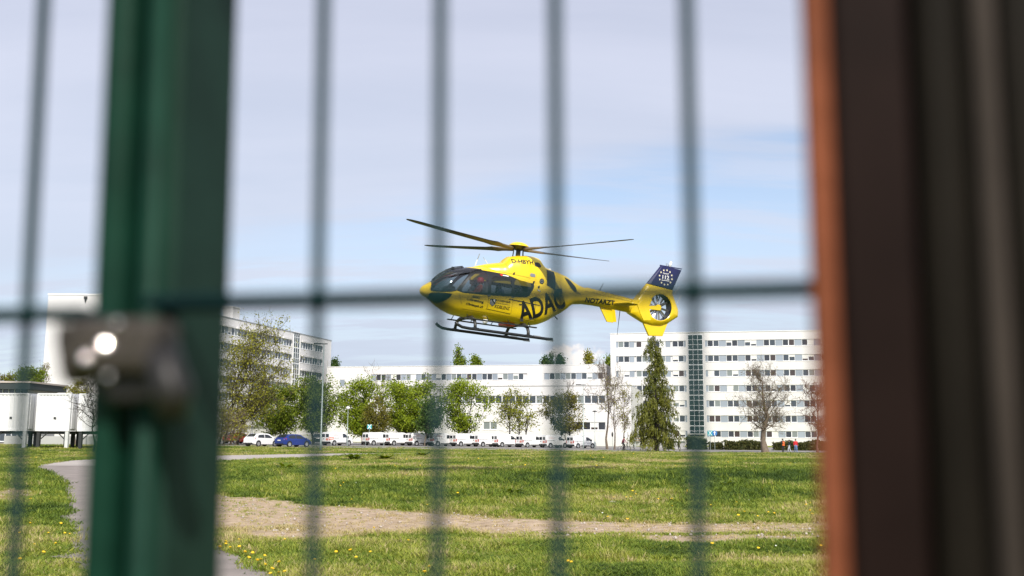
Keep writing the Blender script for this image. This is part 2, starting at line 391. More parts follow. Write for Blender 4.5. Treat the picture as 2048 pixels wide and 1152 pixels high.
YF = (np.array([-14., -7.8, -4.3, -1.2, 2.1, 5.1, 9.0]), np.array([31., 27.0, 23.4, 21.2, 19.9, 19.0, 18.2]))
YN = (np.array([-14., -4.8, -3.0, -1.0, 1.7, 4.5, 9.0]), np.array([17.5, 16.6, 16.0, 16.2, 15.4, 15.8, 15.6]))
def n3(x, y, s, o=0.0):
    return np.array([noise.noise(Vector((a * s + o, b * s - o, o * 0.7))) for a, b in zip(np.ravel(x), np.ravel(y))])
def straw_mask(x, y):
    x = np.ravel(x).astype(float); y = np.ravel(y).astype(float)
    j = n3(x, y * 2.0, 0.45, 3.1) * 1.1 + n3(x, y, 1.3, 7.7) * 0.5
    f = np.interp(x, *YF) + j * 0.7; nr = np.interp(x, *YN) + j * 1.3
    m = smoothstep(f - y, 0.0, 0.7) * smoothstep(y - nr, -0.6, 0.9)
    # grassy tongue running through the right half of the strip
    t = 16.9 + 0.05 * (x - 2); m *= 1 - 0.6 * np.exp(-((y - t) / 0.22) ** 2) * smoothstep(x, -0.5, 1.0)
    m *= 1 - 0.2 * smoothstep(x, 3.0, 6.0)
    # worn edge beside the path on the left
    m *= smoothstep(x - np.interp(y, [7, 11.7, 14.5, 17, 21.3, 32.8], [-1.6, -4.15, -5.3, -6.0, -7.9, -13.25]), 0.0, 0.6)
    e = np.exp(-(((x + 13.2 + 0.4 * (y - 27)) / 0.95) ** 2 + ((y - 26) / 4.0) ** 2)); m = np.maximum(m, 0.8 * smoothstep(e + j * 0.15, 0.35, 0.8))
    thin = np.exp(-((y - 12.9 - 0.12 * x + 0.4 * j) / 0.35) ** 2) * smoothstep(x, 0.2, 1.2) * 0.55
    return np.clip(np.maximum(m, thin), 0, 1)
def shade_band_mask(x, y):  # shade band across the meadow, painted as darker, taller grass
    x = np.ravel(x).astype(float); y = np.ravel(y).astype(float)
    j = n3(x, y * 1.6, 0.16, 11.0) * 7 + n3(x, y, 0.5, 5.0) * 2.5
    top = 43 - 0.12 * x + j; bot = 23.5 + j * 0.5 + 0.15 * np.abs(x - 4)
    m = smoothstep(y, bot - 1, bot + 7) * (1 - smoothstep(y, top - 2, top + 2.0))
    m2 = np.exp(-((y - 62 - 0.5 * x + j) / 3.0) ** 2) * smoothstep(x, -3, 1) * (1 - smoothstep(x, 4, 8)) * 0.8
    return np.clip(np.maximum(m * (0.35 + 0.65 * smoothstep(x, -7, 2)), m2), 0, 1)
# path: polyline centre and half width
PATH = [(-1.6, 7.0, 1.25), (-3.8, 11.7, 1.0), (-5.2, 14.5, 1.05), (-6.2, 17.0, 1.1), (-8.0, 21.3, 1.3), (-13.0, 32.8, 1.4), (-17.7, 43.0, 2.1), (-19.5, 48.0, 2.9), (-20.1, 51.0, 3.2)]
PATH2 = [(-20.0, 49.5, 3.1), (-20.8, 58.0, 4.4), (-19.8, 66.5, 5.2), (-16.5, 74.5, 4.6), (-12.5, 81.0, 2.8), (-8.6, 88.5, 1.2)]
def path_dist(x, y):
    x = np.ravel(x).astype(float); y = np.ravel(y).astype(float); best = np.full(len(x), 1e9)
    for P_ in (PATH, PATH2):
        for (x0, y0, w0), (x1, y1, w1) in zip(P_[:-1], P_[1:]):
            dx, dy = x1 - x0, y1 - y0
            t = np.clip(((x - x0) * dx + (y - y0) * dy) / (dx * dx + dy * dy), 0, 1)
            best = np.minimum(best, np.hypot(x - x0 - t * dx, y - y0 - t * dy) - (w0 + (w1 - w0) * t))
    return best

def grass_ground_mat():
    m = bpy.data.materials.new('meadow_soil'); m.use_nodes = True; nt = m.node_tree; b = nt.nodes['Principled BSDF']
    b.inputs['Roughness'].default_value = 0.95; b.inputs['Specular IOR Level'].default_value = 0.1
    N = nt.nodes; L = nt.links
    g = N.new('ShaderNodeNewGeometry')
    def noise_(s, d=6, r=0.6, sc=(1, 1, 1)):
        mp = N.new('ShaderNodeMapping'); mp.inputs['Scale'].default_value = sc; L.new(g.outputs['Position'], mp.inputs[0])
        n = N.new('ShaderNodeTexNoise'); n.inputs['Scale'].default_value = s; n.inputs['Detail'].default_value = d; n.inputs['Roughness'].default_value = r
        L.new(mp.outputs[0], n.inputs['Vector']); return n.outputs['Fac']
    def ramp(f, *st):
        r = N.new('ShaderNodeValToRGB'); L.new(f, r.inputs[0])
        while len(r.color_ramp.elements) < len(st): r.color_ramp.elements.new(0.5)
        for e, (p, c) in zip(r.color_ramp.elements, st): e.position = p; e.color = (*c, 1)
        return r.outputs[0]
    def mixc(f, a, c):
        x = N.new('ShaderNodeMix'); x.data_type = 'RGBA'; L.new(f, x.inputs[0]); L.new(a, x.inputs[6]); L.new(c, x.inputs[7]); return x.outputs[2]
    def attr(n):
        a = N.new('ShaderNodeAttribute'); a.attribute_name = n; return a.outputs['Fac']
    grass = ramp(noise_(0.5, 9, 0.72, (1, .6, 1)), (0.30, (0.090, 0.125, 0.016)), (0.5, (0.19, 0.22, 0.034)), (0.72, (0.30, 0.28, 0.075)))
    shade_band = ramp(noise_(0.9, 8, 0.7, (1, .5, 1)), (0.3, (0.030, 0.060, 0.010)), (0.7, (0.115, 0.155, 0.022)))  # darker greens carry the shade of the band
    straw = ramp(noise_(3.5, 9, 0.75, (1, 1, 1)), (0.3, (0.25, 0.175, 0.115)), (0.55, (0.49, 0.375, 0.255)), (0.75, (0.63, 0.50, 0.36)))
    c = mixc(attr('shade_band'), grass, shade_band); c = mixc(attr('straw'), c, straw)
    L.new(c, b.inputs['Base Color'])
    bp = N.new('ShaderNodeBump'); bp.inputs['Strength'].default_value = 0.8; bp.inputs['Distance'].default_value = 0.06
    L.new(noise_(7, 6, 0.7), bp.inputs['Height']); L.new(bp.outputs[0], b.inputs['Normal'])
    return m
def build_ground():
    ys = [-30., -10., -2.]
    y = 2.0
    while y < 140: ys.append(y); y += max(0.28, 0.016 * y)
    ys += [150, 170, 200, 240, 300, 400, 600, 900, 1500]
    us = np.linspace(-1, 1, 151)
    V = []; 
    for y in ys:
        w = max(14.0, abs(y) * 0.72 + 6) if y < 140 else (abs(y) * 1.1 + 40)
        for u in us: V.append((u * w, y))
    V = np.array(V); Z = zt(V[:, 0], V[:, 1]); nx = len(us)
    micro = n3(V[:, 0], V[:, 1], 0.9, 2.0) * 0.035 + n3(V[:, 0], V[:, 1], 2.6, 9.0) * 0.015
    pd = path_dist(V[:, 0], V[:, 1])
    Z = Z + micro * (V[:, 1] < 120) * smoothstep(pd, 0.0, 1.0)
    F = [(j * nx + i, j * nx + i + 1, (j + 1) * nx + i + 1, (j + 1) * nx + i) for j in range(len(ys) - 1) for i in range(nx - 1)]
    me = fast_mesh('ground', np.c_[V, Z], F, grass_ground_mat(), smooth=True)
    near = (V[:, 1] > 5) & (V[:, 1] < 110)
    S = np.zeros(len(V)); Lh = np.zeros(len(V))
    S[near] = straw_mask(V[near, 0], V[near, 1]); Lh[near] = shade_band_mask(V[near, 0], V[near, 1])
    for nme, arr in (('straw', S), ('shade_band', Lh)):
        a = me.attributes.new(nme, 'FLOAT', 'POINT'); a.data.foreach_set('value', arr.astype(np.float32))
    tag(link('ground', me), kind='structure')
build_ground()
def strip(name, pl, m, dz=0.012, wob=0.0, sub=10):
    P_ = []
    for i in range(len(pl) - 1):
        p0 = pl[max(i - 1, 0)]; p1 = pl[i]; p2 = pl[i + 1]; p3 = pl[min(i + 2, len(pl) - 1)]
        for k in range(sub):
            t = k / sub
            P_.append(tuple(0.5 * (2 * p1[j] + (p2[j] - p0[j]) * t + (2 * p0[j] - 5 * p1[j] + 4 * p2[j] - p3[j]) * t * t + (3 * p1[j] - p0[j] - 3 * p2[j] + p3[j]) * t ** 3) for j in range(3)))
    P_.append(pl[-1]); V = []
    nc = 7
    for i, (x, y, w) in enumerate(P_):
        a = P_[max(i - 1, 0)]; b = P_[min(i + 1, len(P_) - 1)]; t = Vector((b[0] - a[0], b[1] - a[1])).normalized(); n = Vector((-t.y, t.x))
        for k in range(nc):
            s = -1 + 2 * k / (nc - 1); ww = w * s
            if abs(s) == 1: ww += wob * noise.noise(Vector((i * 0.55, s * 5, 0))) * s
            q = (x + n.x * ww, y + n.y * ww); V.append((*q, float(zt(*q)) + dz + 0.02 * (1 - s * s)))
    F = [(j * nc + i, j * nc + i + 1, (j + 1) * nc + i + 1, (j + 1) * nc + i) for j in range(len(P_) - 1) for i in range(nc - 1)]
    return tag(link(name, fast_mesh(name, V, F, m, smooth=True)), kind='structure')
strip('path', PATH, M['asphalt'], 0.02, 0.35)
strip('path', PATH2, M['concrete'], 0.03, 0.3)
def sheet(name, xs, ys, m, dz):
    V = [(x, y, float(zt(x, y)) + dz) for y in ys for x in xs]; n = len(xs)
    F = [(j * n + i, j * n + i + 1, (j + 1) * n + i + 1, (j + 1) * n + i) for j in range(len(ys) - 1) for i in range(n - 1)]
    return tag(link(name, fast_mesh(name, V, F, m)), kind='structure')
sheet('car_park', np.linspace(-75, 60, 28), np.linspace(123.0, 186, 14), M['carpark'], 0.05)
sheet('road', np.linspace(-75, 16, 20), np.linspace(116.5, 121.5, 4), M['concrete'], 0.06)

# ------------------------------------------------------------------ buildings
def facade_frame(px, Y, dirv):
    p = at(px, 870, Y); d = Vector((dirv[0], dirv[1], 0)).normalized()
    n = Vector((-d.y, d.x, 0))                  # inward, away from the viewer
    def s_of(qx, qy=800):
        r = ray(qx, qy); t = (p - EYE).dot(n) / r.dot(n); w = EYE + r * t
        return (w - p).dot(d)
    def z_of(qx, qy):
        r = ray(qx, qy); t = (p - EYE).dot(n) / r.dot(n); return (EYE + r * t).z
    return p, d, s_of, z_of
_wcache = {}
def window_mesh(w, h, t=0.09):
    k = ('w', round(w, 2), round(h, 2), t)
    if k not in _wcache:
        b = MB(); b.box(0, t, 0.10, 0.24, 0, h).box(w - t, w, 0.10, 0.24, 0, h).box(t, w - t, 0.10, 0.24, 0, t).box(t, w - t, 0.10, 0.24, h - t, h)
        b.box(-0.02, w + 0.02, 0.02, 0.10, -0.05, 0.02)
        _wcache[k] = b.mesh('window', M['frame'])
        for i, pm in enumerate(M['pane']):
            _wcache[k + (i,)] = MB().box(t, w - t, 0.17, 0.19, t, h - t).mesh('pane', pm)
        for i, f in enumerate((0.35, 0.7, 0.97)):
            _wcache[k + ('b', i)] = MB().box(t + .01, w - t - .01, 0.135, 0.165, t + (h - 2 * t) * (1 - f), h - t).mesh('blind', M['blind'])
    return k
def add_window(root, s, z, w, h, rng, pb=0.22, t=0.09, mats=(0, 0, 1, 1, 2, 3)):
    k = window_mesh(w, h, t)
    o = link('window', _wcache[k], root, (s, 0, z))
    link('pane', _wcache[k + (rng.choice(mats),)], o)
    if rng.random() < pb: link('blind', _wcache[k + ('b', rng.choice((0, 1, 1, 2)))], o)
def add_infill(root, s, z, w, h):
    k = ('i', round(w, 2), round(h, 2))
    if k not in _wcache: _wcache[k] = MB().box(0, w, 0.12, 0.2, 0, h).mesh('infill_panel', M['infill'])
    link('infill_panel', _wcache[k], root, (s, 0, z))
def wall_bands(b, S0, S1, z0, z1, rows, spans, depth):
    """front skin 0.28 m deep with the window bands left open, a core behind it"""
    b.box(S0, S1, 0.28, depth, z0, z1)
    zs = sorted(rows)
    prev = z0
    for (a, c) in zs:
        b.box(S0, S1, 0, 0.28, prev, a); prev = c
        for (u, v) in spans[(a, c)]: b.box(u - .1, v + .1, -0.05, -0.002, a - 0.13, a - 0.06)
        cur = S0
        for (u, v) in spans[(a, c)]:
            if u > cur: b.box(cur, u, 0.0, 0.28, a, c)
            cur = v
        if cur < S1: b.box(cur, S1, 0.0, 0.28, a, c)
    b.box(S0, S1, 0, 0.28, prev, z1)
def stair_glass(root, s0, s1, z0, z1, nc, nr, thick_every=3):
    w = (s1 - s0) / nc; h = (z1 - z0) / nr; t = 0.10
    k = ('sp', round(w, 2), round(h, 2))
    if k not in _wcache: _wcache[k] = MB().box(t / 2, w - t / 2, 0.02, 0.06, t / 2, h - t / 2).mesh('pane', M['pane_green'])
    b = MB()
    for i in range(nc + 1): b.box(s0 + i * w - t / 2, s0 + i * w + t / 2, -0.04, 0.1, z0, z1)
    for j in range(nr + 1):
        tt = t * (2.2 if thick_every and (nr - j) % thick_every == 0 else 1)
        b.box(s0, s1, -0.03, 0.09, z0 + j * h - tt / 2, z0 + j * h + tt / 2)
    fr = b.build('stair_window', M['frame'], root)
    for i in range(nc):
        for j in range(nr): link('pane', _wcache[k], fr, (s0 + i * w, 0, z0 + j * h))
PSI = rad(11.9)
DIR = (math.cos(PSI), -math.sin(PSI))

def right_building():
    rng = random.Random(5)
    p, d, S, Z = facade_frame(1420, 224, DIR)
    root = empty('office_building', 'tall white seven storey office block with a dark glazed stair strip, right', 'building', (p.x, p.y, 0), -PSI)
    z6 = lambda v: Z(1420, 650 + v / 4.267)
    x6 = lambda u: S(1220 + u / 4.267)
    rows = [(z6(b), z6(a)) for a, b in ((131, 184), (258, 312), (386, 440), (514, 569), (643, 700), (772, 829), (903, 957))]
    s_l, s_r = x6(8), S(1905); ztop = z6(62)
    mod = x6(1002) - x6(842)
    spanL = (x6(55), x6(656)); spanR = (x6(822), x6(822) + mod * 11.2)
    st = (x6(676), x6(800))
    b = MB()
    spans = {r: [spanL, spanR] for r in rows}
    # skin left of stair, right of stair, stair strip recessed frame
    wall_bands(b, s_l, x6(660), -1, ztop, rows, {r: [spanL] for r in rows}, 14)
    wall_bands(b, x6(812), s_r, -1, ztop, rows, {r: [spanR] for r in rows}, 14)
    b.box(x6(660), x6(812), 0.10, 14, -1, ztop + 0.15)
    b.build('wall', M['wall'], root)
    MB().box(s_l - 0.1, s_r, -0.12, 14.1, ztop, ztop + 0.14).build('coping', M['white'], root)
    MB().box(x6(664), x6(808), -1.6, -0.05, 1.9, 2.2).build('porch_roof', M['wall_grey'], root)
    r0 = rows[0]; stair_glass(root, st[0], st[1], rows[-1][0] + 0.2, z6(80), 3, 20)
    w = mod * 0.3125; pw = mod * 0.27
    for r in rows:
        h = r[1] - r[0]
        # left wing: panel, w w, panel, w w ...
        s = spanL[0]; add_infill(root, s, r[0], mod * 0.11, h); s += mod * 0.125
        while s + 2 * w < spanL[1] - 0.3:
            add_window(root, s, r[0], w, h, rng); add_window(root, s + w, r[0], w, h, rng); s += 2 * w + 0.02
            pwid = min(pw, spanL[1] - s); add_infill(root, s + .03, r[0], pwid - 0.06, h); s += mod - 2 * w - 0.02
        if s < spanL[1] - 0.3: add_infill(root, s, r[0], spanL[1] - s - 0.05, h)
        s = spanR[0]; add_infill(root, s, r[0], mod * 0.12, h); s += mod * 0.125
        for k in range(11):
            add_window(root, s, r[0], w, h, rng); add_window(root, s + w, r[0], w, h, rng)
            add_infill(root, s + 2 * w + 0.03, r[0], mod - 2 * w - 0.06, h); s += mod
    return root
right_building()

def central_building():
    rng = random.Random(8)
    p, d, S, Z = facade_frame(950, 236, DIR)
    root = empty('office_building', 'long low white office block between the two tall blocks', 'building', (p.x, p.y, 0), -PSI)
    x5 = lambda u: S(940 + u / 5.2375); x4 = lambda u: S(640 + u / 5.2375)
    zz = lambda y: Z(950, y)
    ztop = zz(731.5); row = (zz(760.0), zz(747.3))
    b = MB(); s0, s1 = S(652), x5(1425)
    sp = [(x4(530), x5(598)), (x5(777), x5(1418))]
    wall_bands(b, s0, s1, -1, ztop, [row], {row: sp}, 14)
    b.build('wall', M['wall'], root)
    MB().box(s0, s1, -0.1, 14, ztop, ztop + 0.12).build('coping', M['white'], root)
    MB().box(s1, S(1223), 2.5, 13, 0, ztop - 0.3).build('shaded_return', M['wall_grey'], root)  # grey box set back, its tone stands for shade on the wall return
    mod = (x4(1640) - x4(530)) / 7.0; w = mod / 3; h = row[1] - row[0]
    for a, c in sp:
        s = a; k = 0
        while s + w * 0.9 < c:
            if k % 3 == 0: add_infill(root, s + .03, row[0], w - .06, h)
            else: add_window(root, s, row[0], w, h, rng, 0.1, 0.08)
            s += w; k += 1
    for a, c, y0, y1, nr in ((x4(393), x4(513), 738, 768, 4), (x5(620), x5(752), 734.5, 770, 4)):
        stair_glass(root, a, c, zz(y1), zz(y0), 3, nr, 0)
    # nearer lower storeys with their own flat roof
    p2, d2, S2, Z2 = facade_frame(950, 194, DIR)
    off = (p2 - p); n = Vector((-d.y, d.x, 0))
    du = off.dot(d); dn = off.dot(n)
    T = lambda q: S2(q) + du
    low = empty('office_annex', 'two storey white annex wall in front of the long low block, behind the tree row', 'building', (p2.x, p2.y, 0), -PSI)
    xx5 = lambda u: S2(940 + u / 5.2375); xx4 = lambda u: S2(640 + u / 5.2375)
    z2 = lambda y: Z2(950, y)
    r2 = (z2(807.2), z2(791.6)); r3 = (z2(859), z2(843.5))
    a0, a1 = S2(640), S2(1262)
    b = MB(); sp2 = [(xx4(170), xx4(245)), (xx4(575), xx4(665)), (xx4(1140), xx5(1418))]; sp3 = [(xx5(-110), xx5(-20)), (xx5(140), xx5(285)), (xx5(1105), xx5(1418))]
    wall_bands(b, a0, a1, -1, z2(773), [r2, r3], {r2: sp2, r3: sp3}, 30)
    b.build('wall', M['wall'], low)
    MB().box(a0, a1, -0.08, 30, z2(773), z2(773) + 0.12).build('coping', M['wall_grey'], low)
    w2 = xx5(805) - xx5(733); h = r2[1] - r2[0]
    for a, c in sp2:
        n_ = max(1, round((c - a) / w2)); ww = (c - a) / n_
        for k in range(n_):
            add_window(low, a + k * ww, r2[0], ww, h, rng, 0.08, 0.09, (1, 1, 2, 0, 2))
    for a, c in sp3:
        n_ = max(1, round((c - a) / w2)); ww = (c - a) / n_
        for k in range(n_):
            add_window(low, a + k * ww, r3[0], ww, r3[1] - r3[0], rng, 0.05, 0.09, (0, 2, 2) if a < xx5(500) else (0, 0, 3))
    MB().box(xx4(205), xx4(252), -0.06, 0.0, z2(771), z2(757.5)).build('vent_panel', M['infill'], low)
    return root
central_building()

def left_building():
    rng = random.Random(11)
    dv = Vector((0.2466, 1, 0)).normalized()
    x0 = -109 + 0.2466 * 190
    p = Vector((x0, 190, 0)); n = Vector((-dv.y, dv.x, 0))
    def S(qx, qy=720):
        r = ray(qx, qy); t = (p - EYE).dot(n) / r.dot(n); return (EYE + r * t - p).dot(dv)
    def Z(qx, qy):
        r = ray(qx, qy); t = (p - EYE).dot(n) / r.dot(n); return (EYE + r * t).z
    root = empty('office_building', 'tall white office block seen along its receding side, left', 'building', (p.x, p.y, 0), math.atan2(dv.y, dv.x))
    x3 = lambda u: S(420 + u / 3.6)
    z3 = lambda v: Z(420 + 730 / 3.6, 600 + v / 3.6)
    ztop = z3(262); pitch = z3(315) - z3(415); h = z3(315) - z3(363)
    rows = [(z3(363) - k * pitch, z3(315) - k * pitch) for k in range(7) if z3(363) - k * pitch > 0.3]
    s1 = x3(870)
    gR = (x3(650), x3(808)); gL = (2.0, x3(586)); st = (x3(598), x3(641))
    b = MB()
    wall_bands(b, 0, x3(592), -1, ztop, rows, {r: [gL] for r in rows}, 14)
    wall_bands(b, x3(647), s1, -1, ztop, rows, {r: [gR] for r in rows}, 14)
    b.box(x3(592), x3(647), 0.1, 14, -1, ztop + 0.1)
    b.build('wall', M['wall'], root)
    MB().box(0, s1 + .1, -0.12, 14.1, ztop, ztop + 0.14).build('coping', M['coping'], root)
    stair_glass(root, st[0], st[1], rows[-1][1], z3(255), 3, 18)
    for gi, (a, c) in enumerate((gL, gR)):
        nwin = max(2, round((c - a) / 1.32)); w = (c - a) / nwin
        for r in rows[:5]:
            for k in range(nwin):
                if gi == 0 and k % 5 == 4: add_infill(root, a + k * w + .03, r[0], w - .06, h)
                else: add_window(root, a + k * w, r[0], w, h, rng, 0.10, 0.10, (1, 1, 0, 2))
            if gi == 1: pass
    # louvre boxes shading the windows: stepped heads along each band
    lb = MB()
    for r in rows[:5]:
        for a, c in (gL, gR):
            m = max(1, round((c - a) / 5.4)); ww = (c - a) / m
            for k in range(m): lb.box(a + k * ww + 0.5, a + (k + 1) * ww - 0.5, -0.35, 0.0, r[1] - 0.08, r[1] + 0.28)
    lb.build('blind_box', M['wall'], root)
    # lift head standing on the roof
    q0, q1 = S(466, 640), S(475, 640)
    MB().box(q0, q1 + 1.0, 0.1, 2.4, ztop + 0.14, Z(470, 615)).build('lift_head', M['wall'], root)
    MB().box(q0 - .1, q1 + 1.1, 0.0, 2.5, Z(470, 615), Z(470, 615) + 0.25).build('lift_head_roof', M['white'], root)
    MB().tube([(x3(650), 3, ztop), (x3(650), 3, ztop + 2.2)], 0.06, 6).build('mast', M['steel'], root)
    dp = MB(); dp.tube([(x3(845), -0.1, z3(420)), (x3(845), -0.1, z3(540))], 0.12, 6); dp.build('downpipe', M['wall_grey'], root)
left_building()

def tower_left():
    p = at(97, 590, 172); q = at(335, 590, 172)
    root = empty('windowless_tower', 'blank white windowless tower wall behind the lock and the raised containers', 'building', (p.x, p.y, 0))
    w = q.x - p.x
    MB().box(0, w, 0, 16, -1, p.z).build('wall', M['wall'], root)
    MB().box(-0.1, w + .1, -0.1, 16.1, p.z, p.z + 0.25).build('coping', M['white'], root)
    a = at(172, 597, 172); MB().box(a.x - p.x - .25, a.x - p.x + .25, -0.35, 0, a.z - .1, a.z + .35).box(a.x - p.x - .05, a.x - p.x + .05, -0.3, 0, a.z - .7, a.z - .1).build('wall_lamp', M['dark_steel'], root)
tower_left()
def pavilion():
    a = at(-60, 785, 118); b = at(55, 785, 118)
    root = empty('pavilion', 'low flat roofed dark pavilion behind the raised containers', 'building', (a.x, a.y, 0))
    w = b.x - a.x; z1 = height_at(20, 779, 118); z0 = height_at(20, 787, 118) - 4
    MB().box(-0.6, w + 0.6, -0.8, 9, z1, z1 + 0.75).build('roof', M['roof_dark'], root)
    MB().box(-0.7, w + 0.7, -0.9, 9.1, z1 + 0.75, z1 + 0.95).build('roof_gravel', M['stone'], root)
    MB().box(0.1, w - .1, 0.3, 8, -0.2, z1).build('wall', M['wall_grey'], root)
    n = 9
    for k in range(n):
        s = 0.2 + k * (w - .4) / n
        o = MB().box(s, s + 0.08, 0.1, 0.3, 0.5, z1).box(s, s + (w - .4) / n, 0.1, 0.3, 0.5, 0.6).build('window', M['frame'], root)
        MB().box(s + .08, s + (w - .4) / n, 0.2, 0.28, 0.6, z1).build('pane', M['pane'][1], o)
pavilion()
# brick house far left, a sliver between the tower and the trees
def far_house():
    a = at(78, 790, 185); b = at(95, 790, 185)
    root = empty('house', 'small brownish house behind the trees beside the blank tower', 'building', (a.x, a.y, 0))
    z1 = height_at(85, 768, 185); w = b.x - a.x + 2
    MB().box(0, w, 0, 8, -0.5, z1).build('wall', M['timber'], root)
    MB().prism([(-.3, z1), (w + .3, z1), (w / 2, z1 + 1.6)], -.3, 8.3).build('roof', M['twig_red'], root)
far_house()

# ------------------------------------------------------------------ trees
def tubes_mesh(name, segs, m, n=4):
    """segs: (p0, p1, r0, r1) arrays -> one mesh of open tapering tubes"""
    A = np.array([s[0] for s in segs], float); B = np.array([s[1] for s in segs], float)
    R0 = np.array([s[2] for s in segs]); R1 = np.array([s[3] for s in segs])
    t = B - A; t /= np.maximum(np.linalg.norm(t, axis=1, keepdims=True), 1e-9)
    ref = np.where(np.abs(t[:, 2:3]) > 0.9, np.array([[1., 0, 0]]), np.array([[0, 0, 1.]]))
    a = np.cross(t, ref); a /= np.linalg.norm(a, axis=1, keepdims=True); b = np.cross(t, a)
    V = []
    for P0, R in ((A, R0), (B, R1)):
        for k in range(n):
            w = 2 * math.pi * k / n
            V.append(P0 + (a * math.cos(w) + b * math.sin(w)) * R[:, None])
    V = np.stack(V, 1).reshape(-1, 3); N = len(segs); F = []
    base = np.arange(N) * 2 * n
    for k in range(n):
        k2 = (k + 1) % n; F.append(np.stack([base + k, base + k2, base + n + k2, base + n + k], 1))
    return fast_mesh(name, V, np.concatenate(F), m, smooth=True)
def leaves_mesh(name, P_, size, m, rng, elong=1.4, tint=None, droop=None, jit=0.35):
    N = len(P_); P_ = np.asarray(P_)
    d = rng.normal(size=(N, 3)); d /= np.linalg.norm(d, axis=1, keepdims=True)
    if droop is not None: d = d * (1 - droop) + np.array([0, 0, -1.0]) * droop; d /= np.linalg.norm(d, axis=1, keepdims=True)
    e = rng.normal(size=(N, 3)); e -= d * np.sum(d * e, 1, keepdims=True); e /= np.linalg.norm(e, axis=1, keepdims=True)
    s = size * (1 + jit * rng.normal(size=(N, 1)).clip(-1.5, 1.5))
    a = d * s * elong * 0.5; b = e * s * 0.5
    V = np.stack([P_ - a, P_ + b * 0.9 - a * 0.1, P_ + a, P_ - b * 0.9 - a * 0.1], 1).reshape(-1, 3)
    F = np.arange(4 * N).reshape(N, 4)
    tt = rng.random(N) if tint is None else np.clip(tint, 0, 1)
    return fast_mesh(name, V, F, m, np.repeat(tt, 4))
def polyline(p0, p1, rng, n=3, bend=0.12, lift=0.0):
    p0 = np.array(p0, float); p1 = np.array(p1, float); L = np.linalg.norm(p1 - p0); out = [p0]
    for i in range(1, n):
        t = i / n; out.append(p0 + (p1 - p0) * t + rng.normal(size=3) * L * bend * 0.5 + np.array([0, 0, lift * L * math.sin(math.pi * t)]))
    out.append(p1); return out
def segs_of(pl, r0, r1):
    n = len(pl) - 1
    return [(pl[i], pl[i + 1], r0 + (r1 - r0) * i / n, r0 + (r1 - r0) * (i + 1) / n) for i in range(n)]
def make_tree(name, label, pos, H, trunk_h, rx, rz_frac=None, leafm=None, barkm='bark', n_limb=14, n_sub=7, n_twig=3, leaves=1800, lsize=0.28,
              spread=0.34, trunks=((0, 0),), tr=None, seed=1, group=None, cat='tree', cx=0.0, ry=None, shape=1.0, twig_r=0.012, limb_r=0.42):
    rng = np.random.default_rng(seed)
    root = empty(name, label, cat, pos, rng.random() * 0.3, group)
    ry = ry or rx * 0.9; zc = (H + trunk_h) / 2; rz = (H - trunk_h) / 2; tr = tr or 0.018 * H
    segs = []; ends = []
    for ti, (ox, oy) in enumerate(trunks):
        top = np.array([ox + cx * 0.6 + rng.normal() * 0.15, oy + rng.normal() * 0.15, trunk_h + (H - trunk_h) * 0.72])
        tp = polyline((ox, oy, -0.15), top, rng, 6, 0.035)
        for i in range(6):
            f0, f1 = i / 6, (i + 1) / 6
            segs.append((tp[i], tp[i + 1], tr * (1 - 0.82 * f0) * (1.35 if i == 0 else 1), tr * (1 - 0.82 * f1)))
        tp = np.array(tp)
        for k in range(n_limb):
            w = rng.random() * 2 * math.pi; v = rng.random() ** 0.9 * 2 - 1
            rr = math.sqrt(max(0, 1 - abs(v) ** (2 * shape))) * (0.70 + 0.36 * rng.random()) * (0.98 + 0.28 * noise.noise(Vector((math.cos(w) * 1.3 + seed, math.sin(w) * 1.3, v * 1.5))))
            end = np.array([cx + ox * .5 + rx * rr * math.cos(w), oy * .5 + ry * rr * math.sin(w), zc + rz * v * 0.97])
            dist = math.hypot(end[0] - ox, end[1] - oy)
            zs = min(max(trunk_h * 0.85, end[2] - dist * (0.55 + 0.5 * rng.random()) - 0.1 * rz), top[2])
            f = np.clip((zs + 0.15) / (top[2] + 0.15), 0, 1) * 6; i = min(int(f), 5); st = tp[i] + (tp[i + 1] - tp[i]) * (f - i)
            pl = polyline(st, end, rng, 4, 0.14, 0.05); r0 = tr * limb_r * (1 - 0.45 * f / 6); segs += segs_of(pl, r0, twig_r * 1.6)
            pl = np.array(pl); ends.append(end)
            for j in range(n_sub):
                t = 0.3 + 0.7 * rng.random(); g = t * 4; i2 = min(int(g), 3); s2 = pl[i2] + (pl[i2 + 1] - pl[i2]) * (g - i2)
                e2 = s2 + rng.normal(size=3) * np.array([rx, ry, rz]) * spread * 0.62 + np.array([0, 0, 0.08 * rz])
                pl2 = polyline(s2, e2, rng, 2, 0.2); segs += segs_of(pl2, r0 * 0.35, twig_r); ends.append(e2)
                for q in range(n_twig):
                    t3 = 0.25 + 0.75 * rng.random(); s3 = s2 + (e2 - s2) * t3
                    e3 = s3 + rng.normal(size=3) * np.array([rx, ry, rz]) * spread * 0.32 + np.array([0, 0, 0.04 * rz])
                    segs += segs_of([s3, e3], twig_r, twig_r * 0.6); ends.append(e3)
    link('trunk', tubes_mesh('trunk', segs, M[barkm], 5), root)
    if leaves:
        leaves = int(leaves * 2.7); lsize *= 0.72
        ends = np.array(ends); ends = ends[(ends[:, 2] > trunk_h * 1.04)]
        idx = rng.integers(0, len(ends), leaves)
        P_ = ends[idx] + rng.normal(size=(leaves, 3)) * lsize * 1.6
        cl = rng.random(len(ends))[idx]
        link('crown', leaves_mesh('crown', P_, lsize, M[leafm], rng, 1.35, cl * 0.55 + rng.random(leaves) * 0.45), root)
    return root
